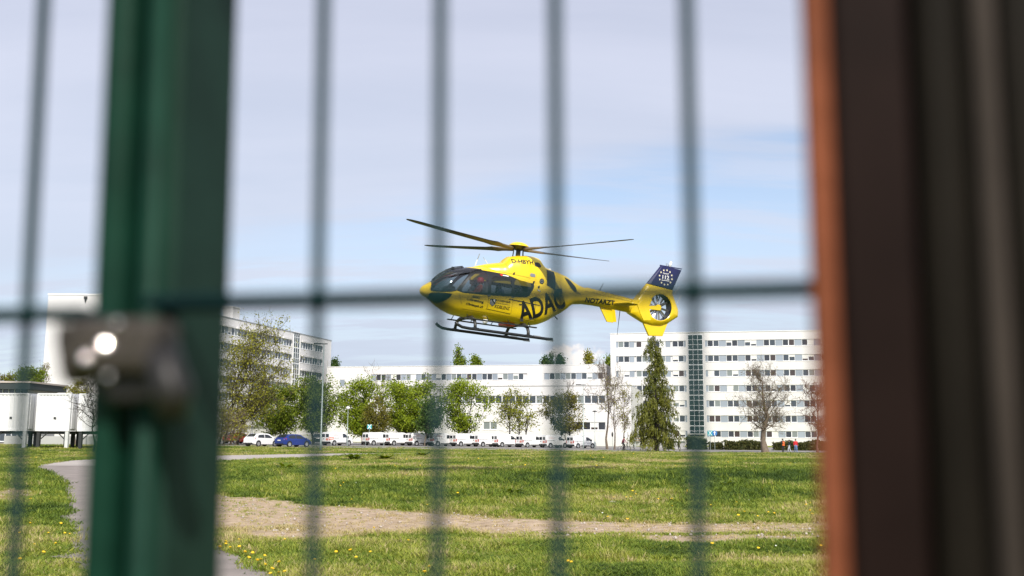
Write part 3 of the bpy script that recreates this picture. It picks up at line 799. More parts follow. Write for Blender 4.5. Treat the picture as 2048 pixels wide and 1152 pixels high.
def tree_px(name, label, px, Y, ytop, ycrown, x0, x1, **k):
    """px: trunk, ytop/ycrown: top and underside of the crown, x0,x1 its sides in the photograph"""
    g = ground_at(px, Y); H = height_at(px, ytop, Y) - g.z; th = height_at(px, ycrown, Y) - g.z
    sc = Y / FPX; rx = (x1 - x0) / 2 * sc; cx = ((x0 + x1) / 2 - px) * sc
    return make_tree(name, label, g, H, th, rx, cx=cx, **k)
ROW = 'trees in the row in front of the white offices'
tree_px('broad_tree', 'round green tree just left of the blue hatchback, beside the leafy olive tree', 545, 143, 778, 868, 490, 602, leafm='leaf_mid', barkm='bark_dark', leaves=4200, lsize=0.26, n_limb=13, n_sub=8, seed=2, group=ROW, trunks=((0, 0), (1.1, .3)))
tree_px('broad_tree', 'dense dark green tree right behind the tall lamp post', 627, 140, 760, 862, 578, 674, leafm='leaf_mid', barkm='bark_dark', leaves=4600, lsize=0.25, n_limb=24, n_sub=8, seed=3, group=ROW)
tree_px('broad_tree', 'bright green narrow topped tree beside the teal sign', 725, 150, 764, 868, 668, 752, leafm='leaf_green', barkm='bark_dark', leaves=4200, lsize=0.27, n_limb=22, n_sub=8, seed=4, group=ROW, shape=0.8)
tree_px('broad_tree', 'low brownish green tree squeezed between two bright green crowns', 749, 146, 795, 866, 728, 785, leafm='leaf_brown', barkm='bark', leaves=1300, lsize=0.25, n_limb=14, n_sub=6, seed=5, group=ROW)
tree_px('broad_tree', 'largest bright green tree with a full rounded crown, middle of the row', 820, 150, 759, 864, 752, 878, leafm='leaf_green', barkm='bark_dark', leaves=7000, lsize=0.27, n_limb=30, n_sub=9, seed=6, group=ROW)
tree_px('broad_tree', 'small bluish green tree at the right foot of the largest crown', 849, 142, 800, 868, 833, 893, leafm='leaf_dark', barkm='bark', leaves=2000, lsize=0.24, n_limb=16, n_sub=7, seed=7, group=ROW)
tree_px('broad_tree', 'yellow green tree on two dark stems right of the bluish green one', 918, 152, 763, 862, 876, 966, leafm='leaf_green', barkm='bark_dark', leaves=3300, lsize=0.26, n_limb=13, n_sub=8, seed=8, group=ROW, trunks=((0, 0), (1.4, .4)))
tree_px('young_tree', 'thin yellowish tree on three stems with gaps in its crown', 1018, 150, 784, 862, 972, 1068, leafm='leaf_yellow', barkm='bark_dark', leaves=1150, lsize=0.24, n_limb=7, n_sub=7, n_twig=3, seed=9, group=ROW, trunks=((0, 0), (1.55, .3), (2.7, .6)), tr=0.13)
tree_px('young_tree', 'bronze leaved round tree on two stems in front of the window band', 1122, 152, 788, 864, 1078, 1168, leafm='leaf_brown', barkm='bark_dark', leaves=2400, lsize=0.24, n_limb=12, n_sub=8, seed=10, group=ROW, trunks=((0, 0), (1.35, .4)), tr=0.15)
BARE = 'leafless trees in front of the offices'
tree_px('bare_tree', 'leafless tree rising behind the bright green trees near the stair window', 748, 158, 722, 840, 700, 790, leafm=None, barkm='bark', leaves=0, n_limb=9, n_sub=5, n_twig=4, seed=12, group=BARE, twig_r=0.014, tr=0.12)
tree_px('bare_tree', 'leafless tree whose twigs show above the bluish green tree', 856, 158, 748, 830, 838, 888, leafm=None, barkm='bark', leaves=0, n_limb=7, n_sub=5, n_twig=4, seed=13, group=BARE, twig_r=0.013, tr=0.1)
tree_px('bare_tree', 'slim leafless tree standing above the bronze leaved tree', 1136, 160, 742, 825, 1112, 1160, leafm=None, barkm='bark', leaves=0, n_limb=8, n_sub=6, n_twig=4, seed=14, group=BARE, twig_r=0.012, tr=0.1)
tree_px('bare_tree', 'tall leafless tree with an open crown left of the cyclist', 1215, 140, 716, 838, 1172, 1250, leafm=None, barkm='bark', leaves=0, n_limb=18, n_sub=7, n_twig=6, seed=15, group=BARE, twig_r=0.013, tr=0.17)
tree_px('bare_tree', 'leafless tree with first olive buds directly left of the cyclist', 1229, 138, 762, 850, 1196, 1262, leafm='leaf_olive', barkm='bark', leaves=160, lsize=0.16, n_limb=13, n_sub=7, n_twig=6, seed=16, group=BARE, twig_r=0.012, tr=0.12)
tree_px('bare_tree', 'thin budding tree right above the cyclist', 1248, 138, 775, 862, 1226, 1276, leafm='leaf_olive', barkm='bark', leaves=260, lsize=0.18, n_limb=11, n_sub=6, n_twig=5, seed=17, group=BARE, twig_r=0.012, tr=0.1)
tree_px('bare_tree', 'stout leafless tree with a dense twiggy crown beside the three walkers', 1532, 126, 728, 858, 1472, 1592, leafm='leaf_brown', barkm='bark', leaves=420, lsize=0.13, n_limb=42, n_sub=8, n_twig=8, seed=18, group=BARE, twig_r=0.0105, tr=0.42, spread=0.30, limb_r=0.17, ry=3.4)
tree_px('bare_tree', 'reddish twiggy tree at the edge of the rusty post', 1636, 126, 762, 868, 1592, 1682, leafm='leaf_brown', barkm='twig_red', leaves=120, lsize=0.14, n_limb=24, n_sub=9, n_twig=7, seed=19, group=BARE, twig_r=0.013, tr=0.16)
tree_px('leafy_tree', 'tall loose olive leaved tree beside the green post in front of the left block', 446, 125, 652, 850, 424, 572, leafm='leaf_olive', barkm='bark_dark', leaves=4200, lsize=0.21, n_limb=17, n_sub=9, n_twig=4, seed=20, trunks=((0, 0), (0.8, .3), (1.6, .5), (-.6, .2)), tr=0.13, shape=1.4, ry=3.2, spread=0.30)
tree_px('bush', 'tangled olive bush at the foot of the tall loose tree by the green post', 446, 121, 818, 880, 415, 490, leafm='leaf_olive', barkm='bark', leaves=900, lsize=0.17, n_limb=12, n_sub=7, n_twig=4, seed=21, trunks=((0, 0), (0.9, .3), (1.5, .1), (-.7, .2)), tr=0.06, cat='bush')
tree_px('broad_tree', 'grey green round tree behind the raised containers, far left', 46, 150, 741, 785, 18, 74, leafm='leaf_mid', barkm='bark', leaves=2300, lsize=0.26, n_limb=18, n_sub=8, seed=22)
tree_px('broad_tree', 'small leafless looking tree between the round tree and the blank tower', 79, 152, 728, 780, 66, 92, leafm='leaf_brown', barkm='bark', leaves=420, lsize=0.15, n_limb=14, n_sub=7, n_twig=5, seed=23, tr=0.1)
tree_px('broad_tree', 'brownish low tree behind the dark pavilion at the picture edge', 4, 152, 752, 785, -25, 26, leafm='leaf_brown', barkm='bark', leaves=800, lsize=0.24, n_limb=12, n_sub=6, seed=24)
tree_px('broad_tree', 'yellowish bush behind the containers in front of the blank tower', 152, 108, 762, 800, 128, 186, leafm='leaf_olive', barkm='bark', leaves=520, lsize=0.16, n_limb=12, n_sub=6, n_twig=4, seed=25, tr=0.08)
tree_px('bare_tree', 'leaning leafless shrub in front of the rightmost container beside the green post', 186, 76, 742, 850, 136, 232, leafm=None, barkm='bark_dark', leaves=0, n_limb=18, n_sub=6, n_twig=4, seed=26, twig_r=0.010, tr=0.07, trunks=((0, 0), (.5, .2)))
FAR = 'poplars showing above the roof of the low block'
for i, (px, yt, w, lab, lm) in enumerate(((666, 726, 10, 'small dark poplar tip beside the end of the left block', 'leaf_dark'), (914, 707, 9, 'left one of the tallest paired poplar tips above the low roof', 'leaf_mid'), (924, 711, 8, 'right one of the tallest paired poplar tips above the low roof', 'leaf_mid'),
        (948, 715, 6, 'thin poplar tip left of the short double tip', 'leaf_mid'), (955, 716, 7, 'short poplar tip right of the paired poplars', 'leaf_mid'), (1103, 713, 9, 'dark poplar tip just left of the small cumulus cloud', 'leaf_dark'), (1120, 719, 12, 'low dark crown at the left foot of the small cumulus cloud', 'leaf_dark'),
        (1090, 724, 6, 'tiny crown left of the dark poplar tip at the cloud', 'leaf_dark'), (1176, 711, 10, 'pale tan poplar tip in front of the small cumulus cloud', 'leaf_olive'), (1219, 719, 6, 'crown tip at the corner of the tall right block', 'leaf_mid'))):
    tree_px('poplar', lab, px, 300, yt - 4, 760, px - w * .62, px + w * .62, leafm=lm, barkm='bark', leaves=700, lsize=0.5, n_limb=12, n_sub=6, n_twig=2, seed=40 + i, group=FAR, shape=0.6)

def conifer():
    rng = np.random.default_rng(77); Y = 131
    g = ground_at(1313, Y); H = height_at(1313, 668, Y) - g.z
    root = empty('weeping_conifer', 'tall drooping conifer standing below the tail of the helicopter', 'tree', g)
    sc = Y / FPX
    prof = [(0.08, 58), (0.16, 57), (0.25, 53), (0.36, 46), (0.5, 38), (0.62, 29), (0.72, 24), (0.8, 22), (0.88, 24), (0.95, 16), (1.0, 4)]
    segs = segs_of([np.array([0, 0, -.2]), np.array([0.15, 0, H * .3]), np.array([-.05, 0, H * .65]), np.array([0.1, 0, H * .99])], 0.36, 0.03)
    P_ = []; tint = []; big = {}
    z = 0.10
    while z < 0.985:
        n = (4 if z < 0.5 else 3) if z < 0.9 else 2
        for k in range(n):
            w = rng.random() * 2 * math.pi
            R = np.interp(z, *zip(*prof)) * sc * (0.52 + 0.62 * rng.random()) * (1 + 0.28 * noise.noise(Vector((math.cos(w) * 1.2, math.sin(w) * 1.2, z * 7))))
            if 0.1 < z < 0.22 and math.cos(w) < -0.75: R *= 1.15
            st = np.array([0, 0, H * z]); rise = 0.10 * R
            pts = [st + np.array([math.cos(w) * R * t, math.sin(w) * R * t, rise * math.sin(t * 2.2) - 0.30 * R * t ** 2.2]) for t in np.linspace(0, 1, 6)]
            segs += segs_of(pts, 0.07 * (1.05 - z) + 0.015, 0.012)
            m = int(17 * R / 2.2) + 4; cl = rng.random()
            for q in range(m):
                t = 0.22 + 0.8 * rng.random(); f = min(t, 0.999) * 5; i = int(f); b = pts[i] + (pts[i + 1] - pts[i]) * (f - i)
                L = (0.35 + 0.9 * rng.random()) * (1.1 - 0.5 * z)
                off = rng.normal(size=3) * 0.22
                for u in np.arange(0, L, 0.095):
                    P_.append(b + off * (0.4 + u) + np.array([0, 0, -u])); tint.append(cl * 0.5 + rng.random() * 0.35 + (0.15 if t > 0.75 else 0))
        z += 0.0175
    link('trunk', tubes_mesh('trunk', segs, M['bark_dark'], 5), root)
    link('crown', leaves_mesh('crown', np.array(P_) + rng.normal(size=(len(P_), 3)) * .05, 0.095, M['needle'], rng, 2.8, np.array(tint), droop=0.6), root)
conifer()

def hedge(label, px0, px1, Y, ytop, depth, lm, seed, n=2600, name='hedge'):
    rng = np.random.default_rng(seed); a = ground_at(px0, Y); b = ground_at(px1, Y); h = height_at((px0 + px1) / 2, ytop, Y) - a.z
    root = empty(name, label, 'hedge', a); L = (b - a).length
    P_ = np.c_[rng.random(n) * L, (rng.random(n) - .5) * depth, rng.random(n) * h]
    side = rng.random(n)
    P_[side < .45, 1] = -depth / 2 + rng.normal(size=(side < .45).sum()) * 0.08
    P_[side > .8, 2] = h + rng.normal(size=(side > .8).sum()) * 0.10
    P_[:, 2] *= 0.93 + 0.09 * np.sin(P_[:, 0] * 1.7 + seed)
    me = leaves_mesh('foliage', P_, 0.2, M[lm], rng, 1.2); link('foliage', me, root)
    MB().box(0.15, L - .15, -depth / 2 + .2, depth / 2 - .2, 0, h - .25).build('branch_core', M['bark_dark'], root)
    return root
hedge('square cut green box bush at the foot of the glazed stair strip', 1374, 1412, 150, 876, 2.2, 'hedge_green', 1, 2400)
hedge('ragged grey brown hedge from the blue signs to the stout leafless tree', 1448, 1523, 148, 882, 1.3, 'hedge', 2, 2600)
hedge('patchy low hedge left of the ragged hedge under the ground floor windows', 1417, 1446, 149, 884, 1.1, 'hedge', 3, 700)
hedge('dark hedge behind the three walkers', 1546, 1606, 146, 884, 1.4, 'hedge', 4, 2200)
hedge('rounded reddish hedge at the edge of the rusty post', 1608, 1660, 146, 883, 1.6, 'hedge', 5, 2000)
hedge('small green bush between the conifer and the bins', 1333, 1346, 148, 880, 1.4, 'hedge_green', 6, 700)

# ------------------------------------------------------------------ vehicles
def car_body(prof_top, prof_bot, W, belt, tumble, n=40, nr=22, endround=0.16):
    """loft along x; returns body mesh builder, and a surface function"""
    xs0 = [q[0] for q in prof_top]; x_a, x_b = xs0[0], xs0[-1]
    tx, tz = np.array(prof_top).T; bx, bz = np.array(prof_bot).T
    def top(x): return float(np.interp(x, tx, tz))
    def bot(x): return float(np.interp(x, bx, bz))
    def halfw(x, z):
        e = min(x - x_a, x_b - x); f = 1 - endround * max(0, 1 - e / 0.55) ** 2
        w = W * f
        if z > belt: w *= 1 - tumble * (z - belt) / 0.6
        return w
    def ring(x):
        zb, zt_ = bot(x), top(x); r = min(0.09, (zt_ - zb) * 0.3); pts = []
        zs = list(np.linspace(zb + 0.05, zt_ - r, nr // 2 - 3))
        right = [(-halfw(x, z), z) for z in zs]
        w = halfw(x, zt_ - r)
        right += [(-(w - r * (1 - math.cos(a))), zt_ - r + r * math.sin(a)) for a in (0.5, 1.0)]
        right += [(-(w - r) * 0.9, zt_), (-(w - r) * 0.45, zt_ + 0.012)]
        pts = [(-halfw(x, zb) * 0.93, zb)] + right
        return pts + [(-y, z) for y, z in reversed(pts)]
    xs = np.unique(np.r_[np.linspace(x_a, x_b, n), tx])
    b = MB(); k = len(ring(xs[0])); V = []; F = []
    for x in xs: V += [(x, y, z) for y, z in ring(x)]
    for i in range(len(xs) - 1):
        for j in range(k): F.append((i * k + j, i * k + (j + 1) % k, (i + 1) * k + (j + 1) % k, (i + 1) * k + j))
    F.append(tuple(range(k))); F.append(tuple((len(xs) - 1) * k + j for j in range(k)))
    b.add(V, F)
    return b, top, halfw
def side_patch(poly, halfw, off=0.008, sides=(-1, 1)):
    b = MB()
    for s in sides:
        V = [(x, s * (halfw(x, z) + off), z) for x, z in poly]; b.add(V, [tuple(range(len(V)))])
    return b
def top_patch(xa, xb, top, halfw, inset=0.12, off=0.012, n=4, ztrim=0.0):
    b = MB(); V = []
    for x in np.linspace(xa, xb, n):
        z = top(x) + 0.012 + off; w = halfw(x, z) - inset; V += [(x, -w, z), (x, w, z)]
    return b.add(V, [(2 * i, 2 * i + 1, 2 * i + 3, 2 * i + 2) for i in range(n - 1)])
def add_wheel(root, x, y, r, rimm):
    s = 1 if y > 0 else -1
    prof = [(r * 0.62, -0.10), (r * 0.93, -0.10), (r, -0.06), (r, 0.06), (r * 0.93, 0.10), (r * 0.62, 0.10)]
    w = MB().lathe(prof, 20, 'y').build('wheel', M['tyre'], root, True, loc=(x, y, r))
    b = MB().lathe([(r * 0.66, 0.095 * s), (r * 0.66, 0.112 * s), (r * 0.55, 0.118 * s), (r * 0.18, 0.106 * s), (0.02, 0.112 * s)], 16, 'y')
    b.build('rim', rimm, w)
def finish(o):
    split_smooth(o, 32); return o
def hatchback(label, paint, px, Y, head, L=4.3, W=0.89, Hh=1.47, group=None, lights=True):
    g = ground_at(px, Y); root = empty('parked_car', label, 'car', (g.x, g.y, g.z + .05), head, group)
    h = L / 2
    top = [(-h, 0.86), (-h + .05, 0.98), (-h + .28, 1.10), (-h + .75, Hh - .06), (-h + 1.3, Hh), (0.15, Hh - .01), (0.5, Hh - .08), (1.25, 1.0), (1.6, 0.93), (h - .25, 0.80), (h, 0.62)]
    bot = [(-h, 0.34), (-h + .5, 0.24), (h - .5, 0.22), (h, 0.30)]
    b, tf, hw = car_body(top, bot, W, 0.92, 0.22)
    finish(b.build('body', paint, root))
    MB().add(*_merge(side_patch([(-h + .72, 1.02), (-h + .86, 1.30), (-h + 1.05, 1.36), (-0.38, 1.39), (-0.38, 0.98)], hw), side_patch([(-0.30, 0.98), (-0.30, 1.39), (0.12, 1.375), (0.42, 1.30), (0.92, 0.97)], hw))).build('side_window', M['car_glass'], root)
    top_patch(0.52, 1.2, tf, hw, 0.16).build('windscreen', M['car_glass'], root)
    top_patch(-h + .3, -h + .74, tf, hw, 0.17).build('rear_window', M['car_glass'], root)
    for x in (-h + 0.82, h - .86):
        for s in (-1, 1):
            MB().lathe([(0.385, 0), (0.385, 0.012 * s)], 20, 'y', (x, s * (hw(x, .4) - .002), 0.345)).build('wheel_arch', M['plastic'], root)
            add_wheel(root, x, s * (W - .085), 0.32, M['rim'])
    for s in (-1, 1):
        V = [(-h + .02, s * .80 * (W / .89), 0.84), (-h + .06, s * .55, 0.96), (-h + .12, s * .76, 1.06), (-h + .42, s * (hw(-h + .42, 1.0) + .012), 1.02), (-h + .36, s * (hw(-h + .36, .86) + .012), 0.86)]
        MB().add([(v[0] - .012, v[1], v[2]) for v in V], [tuple(range(5))]).build('tail_lamp', M['lamp_red'], root)
        MB().box(1.0, 1.16, s * (W + .02) - (0.0 if s > 0 else .16), s * (W + .02) + (.16 if s > 0 else 0), 0.94, 1.06).build('mirror', paint, root, bevel=.02)
    MB().box(-h - .012, -h + .02, -.26, .26, 0.74, 0.85).build('number_plate', M['white'], root)
    MB().box(-h - .02, -h + .12, -W * .84, W * .84, 0.30, 0.44).build('rear_bumper', M['plastic'], root)
    MB().box(-h + 1.25, h - 1.3, -W * 0.97 - .012, -W * 0.97, 0.26, 0.36).build('sill_trim', M['plastic'], root)
    return root
def _merge(a, b):
    o = len(a.v); return a.v + b.v, a.f + [tuple(i + o for i in f) for f in b.f]
CARS = 'cars parked at the edge of the car park'
HEADC = math.pi / 2 - rad(33)
hatchback('white hatchback parked left of the blue one', M['car_white'], 523, 119, HEADC, L=4.25, Hh=1.52, group=CARS)
hatchback('metallic blue hatchback parked beside the white hatchback', M['car_blue'], 586, 118, HEADC - rad(3), L=4.3, Hh=1.49, group=CARS)
hatchback('red car half hidden behind the olive bush', M['car_red'], 476, 140, HEADC, group=CARS)
hatchback('dark car with its nose hidden by the lamp post, behind the blue hatchback', M['car_black'], 637, 158, HEADC + rad(40), group=CARS)

def van_proto():
    root = empty('delivery_van', 'x', 'van')
    L = 4.4; h = L / 2; W = 0.92
    top = [(-h, 1.55), (-h + .08, 1.76), (-h + .3, 1.83), (0.3, 1.85), (0.62, 1.78), (1.28, 1.16), (1.55, 1.06), (h - .12, 0.90), (h, 0.68)]
    bot = [(-h, 0.36), (-h + .4, 0.26), (h - .4, 0.24), (h, 0.30)]
    b, tf, hw = car_body(top, bot, W, 1.0, 0.10, endround=0.10)
    finish(b.build('body', M['car_white'], root))
    side_patch([(0.18, 1.08), (0.18, 1.58), (0.52, 1.60), (0.70, 1.52), (1.14, 1.10)], hw).build('side_window', M['car_glass'], root)
    top_patch(0.66, 1.25, tf, hw, 0.16).build('windscreen', M['car_glass'], root)
    for s in (-1, 1):
        MB().box(-h - .012, -h + .02, min(s * .08, s * .66), max(s * .08, s * .66), 1.12, 1.56).build('rear_window', M['car_glass'], root, bevel=.03)
        MB().box(-h - .02, -h + .10, min(s * .77, s * .875), max(s * .77, s * .875), 0.72, 1.12).build('tail_lamp', M['lamp_red'], root)
        MB().box(.98, 1.12, min(s * .92, s * 1.10), max(s * .92, s * 1.10), 1.05, 1.27).build('mirror', M['plastic'], root, bevel=.03)
        for x in (-h + .80, h - .86):
            MB().lathe([(0.40, 0), (0.40, 0.014 * s)], 20, 'y', (x, s * (hw(x, .4) - .002), 0.36)).build('wheel_arch', M['plastic'], root)
            add_wheel(root, x, s * (W - .085), 0.325, M['rim'])
        MB().box(-h + .15, -0.55, s * (hw(-1, 1.05)) - .012, s * (hw(-1, 1.05)) + .012, 1.0, 1.045).build('door_rail', M['plastic'], root)
        MB().box(-h + 1.28, h - 1.35, min(s * .92, s * .935), max(s * .92, s * .935), 0.30, 0.42).build('sill_trim', M['plastic'], root)
    bl = MB()
    rng = random.Random(3)
    for row, (z, n) in enumerate(((1.48, 7), (1.32, 9))):
        x = -h + .62
        for k in range(n):
            w = 0.05 + rng.random() * 0.06
            V = [(x, -(hw(x, z) + .01), z), (x + w, -(hw(x + w, z) + .01), z), (x + w, -(hw(x + w, z + .08) + .01), z + .085), (x, -(hw(x, z + .08) + .01), z + .085)]
            bl.add(V, [(0, 1, 2, 3)]); x += w + 0.03
    bl.build('side_print', M['print_pink'], root)
    MB().box(-h - .016, -h + .01, -.60, -.10, 0.70, 1.0).build('red_sticker', M['sticker_red'], root)
    MB().box(-h - .016, -h + .01, .20, .48, 0.88, 0.96).build('rear_badge', M['plastic'], root)
    MB().box(-h - .014, -h + .02, -.25, .25, 0.56, 0.66).build('number_plate', M['white'], root)
    MB().box(-h - .05, -h + .16, -W * .95, W * .95, 0.32, 0.56).build('rear_bumper', M['plastic'], root, bevel=.03)
    return root
VANS = 'white delivery vans parked in a row'
vp = van_proto()
vdata = [(674, 137, 36), (756, 143.5, 47), (797, 144.5, 49), (842, 145, 50), (884, 145.5, 50), (930, 146, 51), (974, 146.5, 52), (1012, 147, 52), (1062, 147.5, 52), (1108, 148, 53), (1163, 148.5, 54)]
vlab = ['white delivery van at the left end of the van row beside the lamp post', 'white delivery van behind the trunk with the teal sign', 'white delivery van under the left half of the largest green crown',
        'white delivery van under the right half of the largest green crown', 'white delivery van right of the thin trunk of the bluish green tree', 'white delivery van between the bluish green tree and the two dark stems',
        'white delivery van below the yellow green two stemmed tree', 'white delivery van left of the three stemmed yellowish tree', 'white delivery van below the three stemmed yellowish tree',
        'white delivery van left of the bronze tree stems', 'white delivery van at the right end of the van row, behind a slim pole']
for i, (px, Y, a) in enumerate(vdata):
    o = vp if i == 0 else copy_tree(vp)
    g = ground_at(px, Y); o.location = (g.x, g.y, g.z + .05); o.rotation_euler = (0, 0, math.pi / 2 - rad(a)); tag(o, vlab[i], 'van', VANS)

# ------------------------------------------------------------------ street furniture
def lamp_post(label, px, Y, ytop, style, r=0.07):
    g = ground_at(px, Y); h = height_at(px, ytop, Y) - g.z
    root = empty('street_lamp', label, 'street lamp', g)
    MB().tube([(0, 0, -.2), (0, 0, 1.0), (0, 0, 1.05), (0, 0, h)], [r * 1.35, r * 1.3, r, r * 0.6], 10).build('pole', M['pole'], root, True)
    if style == 'arm':
        MB().tube([(0, 0, h), (-0.35, 0, h + .05)], [r * .6, r * .6], 8).box(-1.0, -.3, -.13, .13, h - .02, h + .10).box(-.3, .35, -.06, .06, h - .02, h + .06).build('lamp_head', M['dark_steel'], root)
    elif style == 'globe':
        MB().lathe([(0.05, h), (0.2, h + .06), (0.28, h + .2), (0.22, h + .34), (0.05, h + .42)], 14).build('lamp_head', M['white'], root, True)
    else:
        MB().lathe([(0.06, h), (0.32, h + .05), (0.3, h + .12), (0.05, h + .2)], 14).build('lamp_head', M['dark_steel'], root, True)
lamp_post('tall pale green lamp post with a flat head in front of the dense tree', 641, 97, 688, 'arm', 0.085)
lamp_post('short white lamp post with a mushroom head by the bright green tree', 694, 135, 819, 'globe', 0.05)
lamp_post('tall thin lamp post with a side arm over the last white van', 1167, 136, 770, 'arm', 0.06)
lamp_post('slim dark headed lamp post right of the tall thin one', 1190, 136, 824, 'disc', 0.05)
lamp_post('thin grey pole standing in front of the olive tree', 503, 128, 795, 'disc', 0.045)

def text_obj(body, size=1.0, bold=0.0, shear=0.0, sx=1.0):
    cu = bpy.data.curves.new('lettering', 'FONT'); cu.body = body; cu.size = size; cu.offset = bold; cu.shear = shear; cu.align_x = 'CENTER'; cu.align_y = 'CENTER'; cu.resolution_u = 4
    o = bpy.data.objects.new('lettering', cu); COL.objects.link(o)
    dg = bpy.context.evaluated_depsgraph_get(); me = bpy.data.meshes.new_from_object(o.evaluated_get(dg))
    bpy.data.objects.remove(o); bpy.data.curves.remove(cu)
    v = np.zeros(len(me.vertices) * 3); me.vertices.foreach_get('co', v); v = v.reshape(-1, 3)
    f = [tuple(p.vertices) for p in me.polygons]; bpy.data.meshes.remove(me)
    c = (v.min(0) + v.max(0)) / 2; v = v - c
    v[:, 0] *= sx
    return v[:, :2], f

def sign(label, px, Y, ytop, w, hh, m, symbol=None, round_=False, pole=True):
    g = ground_at(px, Y); h = height_at(px, ytop, Y) - g.z
    root = empty('road_sign', label, 'sign', g)
    MB().tube([(0, 0.03, -.1), (0, 0.03, h)], 0.03, 6).build('post', M['pole'], root)
    if round_: MB().lathe([(w / 2, -0.02), (w / 2, 0.0)], 20, 'y', (0, 0, h - hh / 2)).build('board', m, root)
    else: MB().box(-w / 2, w / 2, -.02, 0, h - hh, h).build('board', m, root)
    if symbol == 'arrow':
        b = MB(); z = h - hh / 2
        b.add([(-.06, -.03, z - .28), (.06, -.03, z - .28), (.06, -.03, z + .08), (-.06, -.03, z + .08)], [(0, 1, 2, 3)])
        b.add([(-.2, -.03, z + .05), (.2, -.03, z + .05), (0, -.03, z + .3)], [(0, 1, 2)]); b.build('arrow', M['white'], root)
    if symbol == 'cross':
        b = MB(); z = h - hh / 2
        for s in (-1, 1):
            b.add([(s * -.3, -.03 - .002 * s, z - .32), (s * -.18, -.03 - .002 * s, z - .32), (s * .3, -.03 - .002 * s, z + .32), (s * .18, -.03 - .002 * s, z + .32)], [(0, 1, 2, 3)])
        b.build('emblem', M['white'], root)
    if symbol == 'band':
        MB().box(-w / 2 + .06, w / 2 - .06, -.03, -.02, h - hh * 0.62, h - hh * 0.38).build('band', M['white'], root)
sign('teal square sign with a white emblem on the trunk of the bright green tree', 738, 142, 849, 0.62, 0.62, M['sign_teal'], 'cross')
sign('teal square sign under the ground floor windows, left of the round blue one', 1421, 142, 861, 0.72, 0.72, M['sign_teal'], 'cross')
sign('round blue sign with a white arrow beside the teal square sign', 1430, 141, 861, 0.74, 0.74, M['sign_blue'], 'arrow', True)
sign('small red and white plate on a thin stake in front of the first van', 662, 134, 874, 0.62, 0.34, M['sticker_red'], 'band')
for px, lab in ((731, 'thin pale stake in front of the second van'), (767, 'thin pale stake in front of the third van'), (695, 'thin pale stake in front of the bonnet of the first van'), (1225, 'thin dark topped post left of the leafless trees by the cyclist')):
    g = ground_at(px, 134); h = height_at(px, 880 if px < 1000 else 866, 134) - g.z
    r = empty('marker_post', lab, 'post', g); MB().tube([(0, 0, -.1), (0, 0, h)], 0.03, 6).build('post', M['pole'], r)
    if px > 1000: MB().lathe([(.05, h - .5), (.12, h - .3), (.12, h - .1), (.04, h + .15)], 10).build('head', M['dark_steel'], r, True)
def gate_frame():
    a = ground_at(1256, 140); b = ground_at(1268, 140); z1 = height_at(1262, 864, 140) - a.z
    r = empty('goal_frame', 'thin grey tube frame between the cyclist and the conifer', 'frame', a); w = b.x - a.x
    MB().tube([(0, 0, -.1), (0, 0, z1)], .035, 6).tube([(w, 0, -.1), (w, 0, z1)], .035, 6).build('upright', M['pole'], r)
    MB().tube([(0, 0, z1 * .55), (w, 0, z1 * .55)], .025, 6).build('rail', M['pole'], r)
gate_frame()
def board_sign():
    a = ground_at(1270, 170); b = ground_at(1288, 170); z0 = height_at(1280, 882, 170) - a.z; z1 = height_at(1280, 876, 170) - a.z
    r = empty('notice_board', 'tan board on the white wall behind the conifer', 'board', (a.x, a.y, a.z)); w = b.x - a.x
    MB().box(0, w, -.05, 0, z0, z0 + .12).box(0, w, -.05, 0, z1 - .12, z1).build('board', M['timber'], r)
    MB().box(.02, .1, 0, .1, -.1, z1).box(w - .1, w - .02, 0, .1, -.1, z1).build('post', M['pole'], r)
board_sign()
def shed():
    a = ground_at(1305, 175); b = ground_at(1328, 175); z1 = height_at(1316, 873, 175) - a.z
    r = empty('shed', 'grey shed behind the trunk of the drooping conifer', 'shed', a); w = b.x - a.x
    bb = MB(); n = 10
    for k in range(n): bb.box(k * w / n + .02, (k + 1) * w / n - .02, 0, 2, -.1, z1)
    bb.box(0, w, .05, 1.95, 0, z1 - .02); bb.build('wall', M['wall_grey'], r); MB().box(-.1, w + .1, -.1, 2.1, z1, z1 + .1).build('roof', M['coping'], r)
shed()
def bins(px, lab):
    g = ground_at(px, 150); r = empty('waste_bin', lab, 'bin', g, group='waste bins beside the box bush')
    MB().prism([(-.5, .1), (.5, .1), (.58, 1.05), (-.58, 1.05)], -.45, .45).build('body', M['wall_grey'], r)
    MB().prism([(-.62, 1.05), (.62, 1.05), (.5, 1.25), (-.5, 1.25)], -.5, .5).build('lid', M['hedge_bin'], r)
M['hedge_bin'] = mat('grey_green_plastic', (0.10, 0.13, 0.10), 0.6)
bins(1350, 'grey green waste bin left in the pair beside the box bush'); bins(1362, 'grey green waste bin right in the pair beside the box bush')

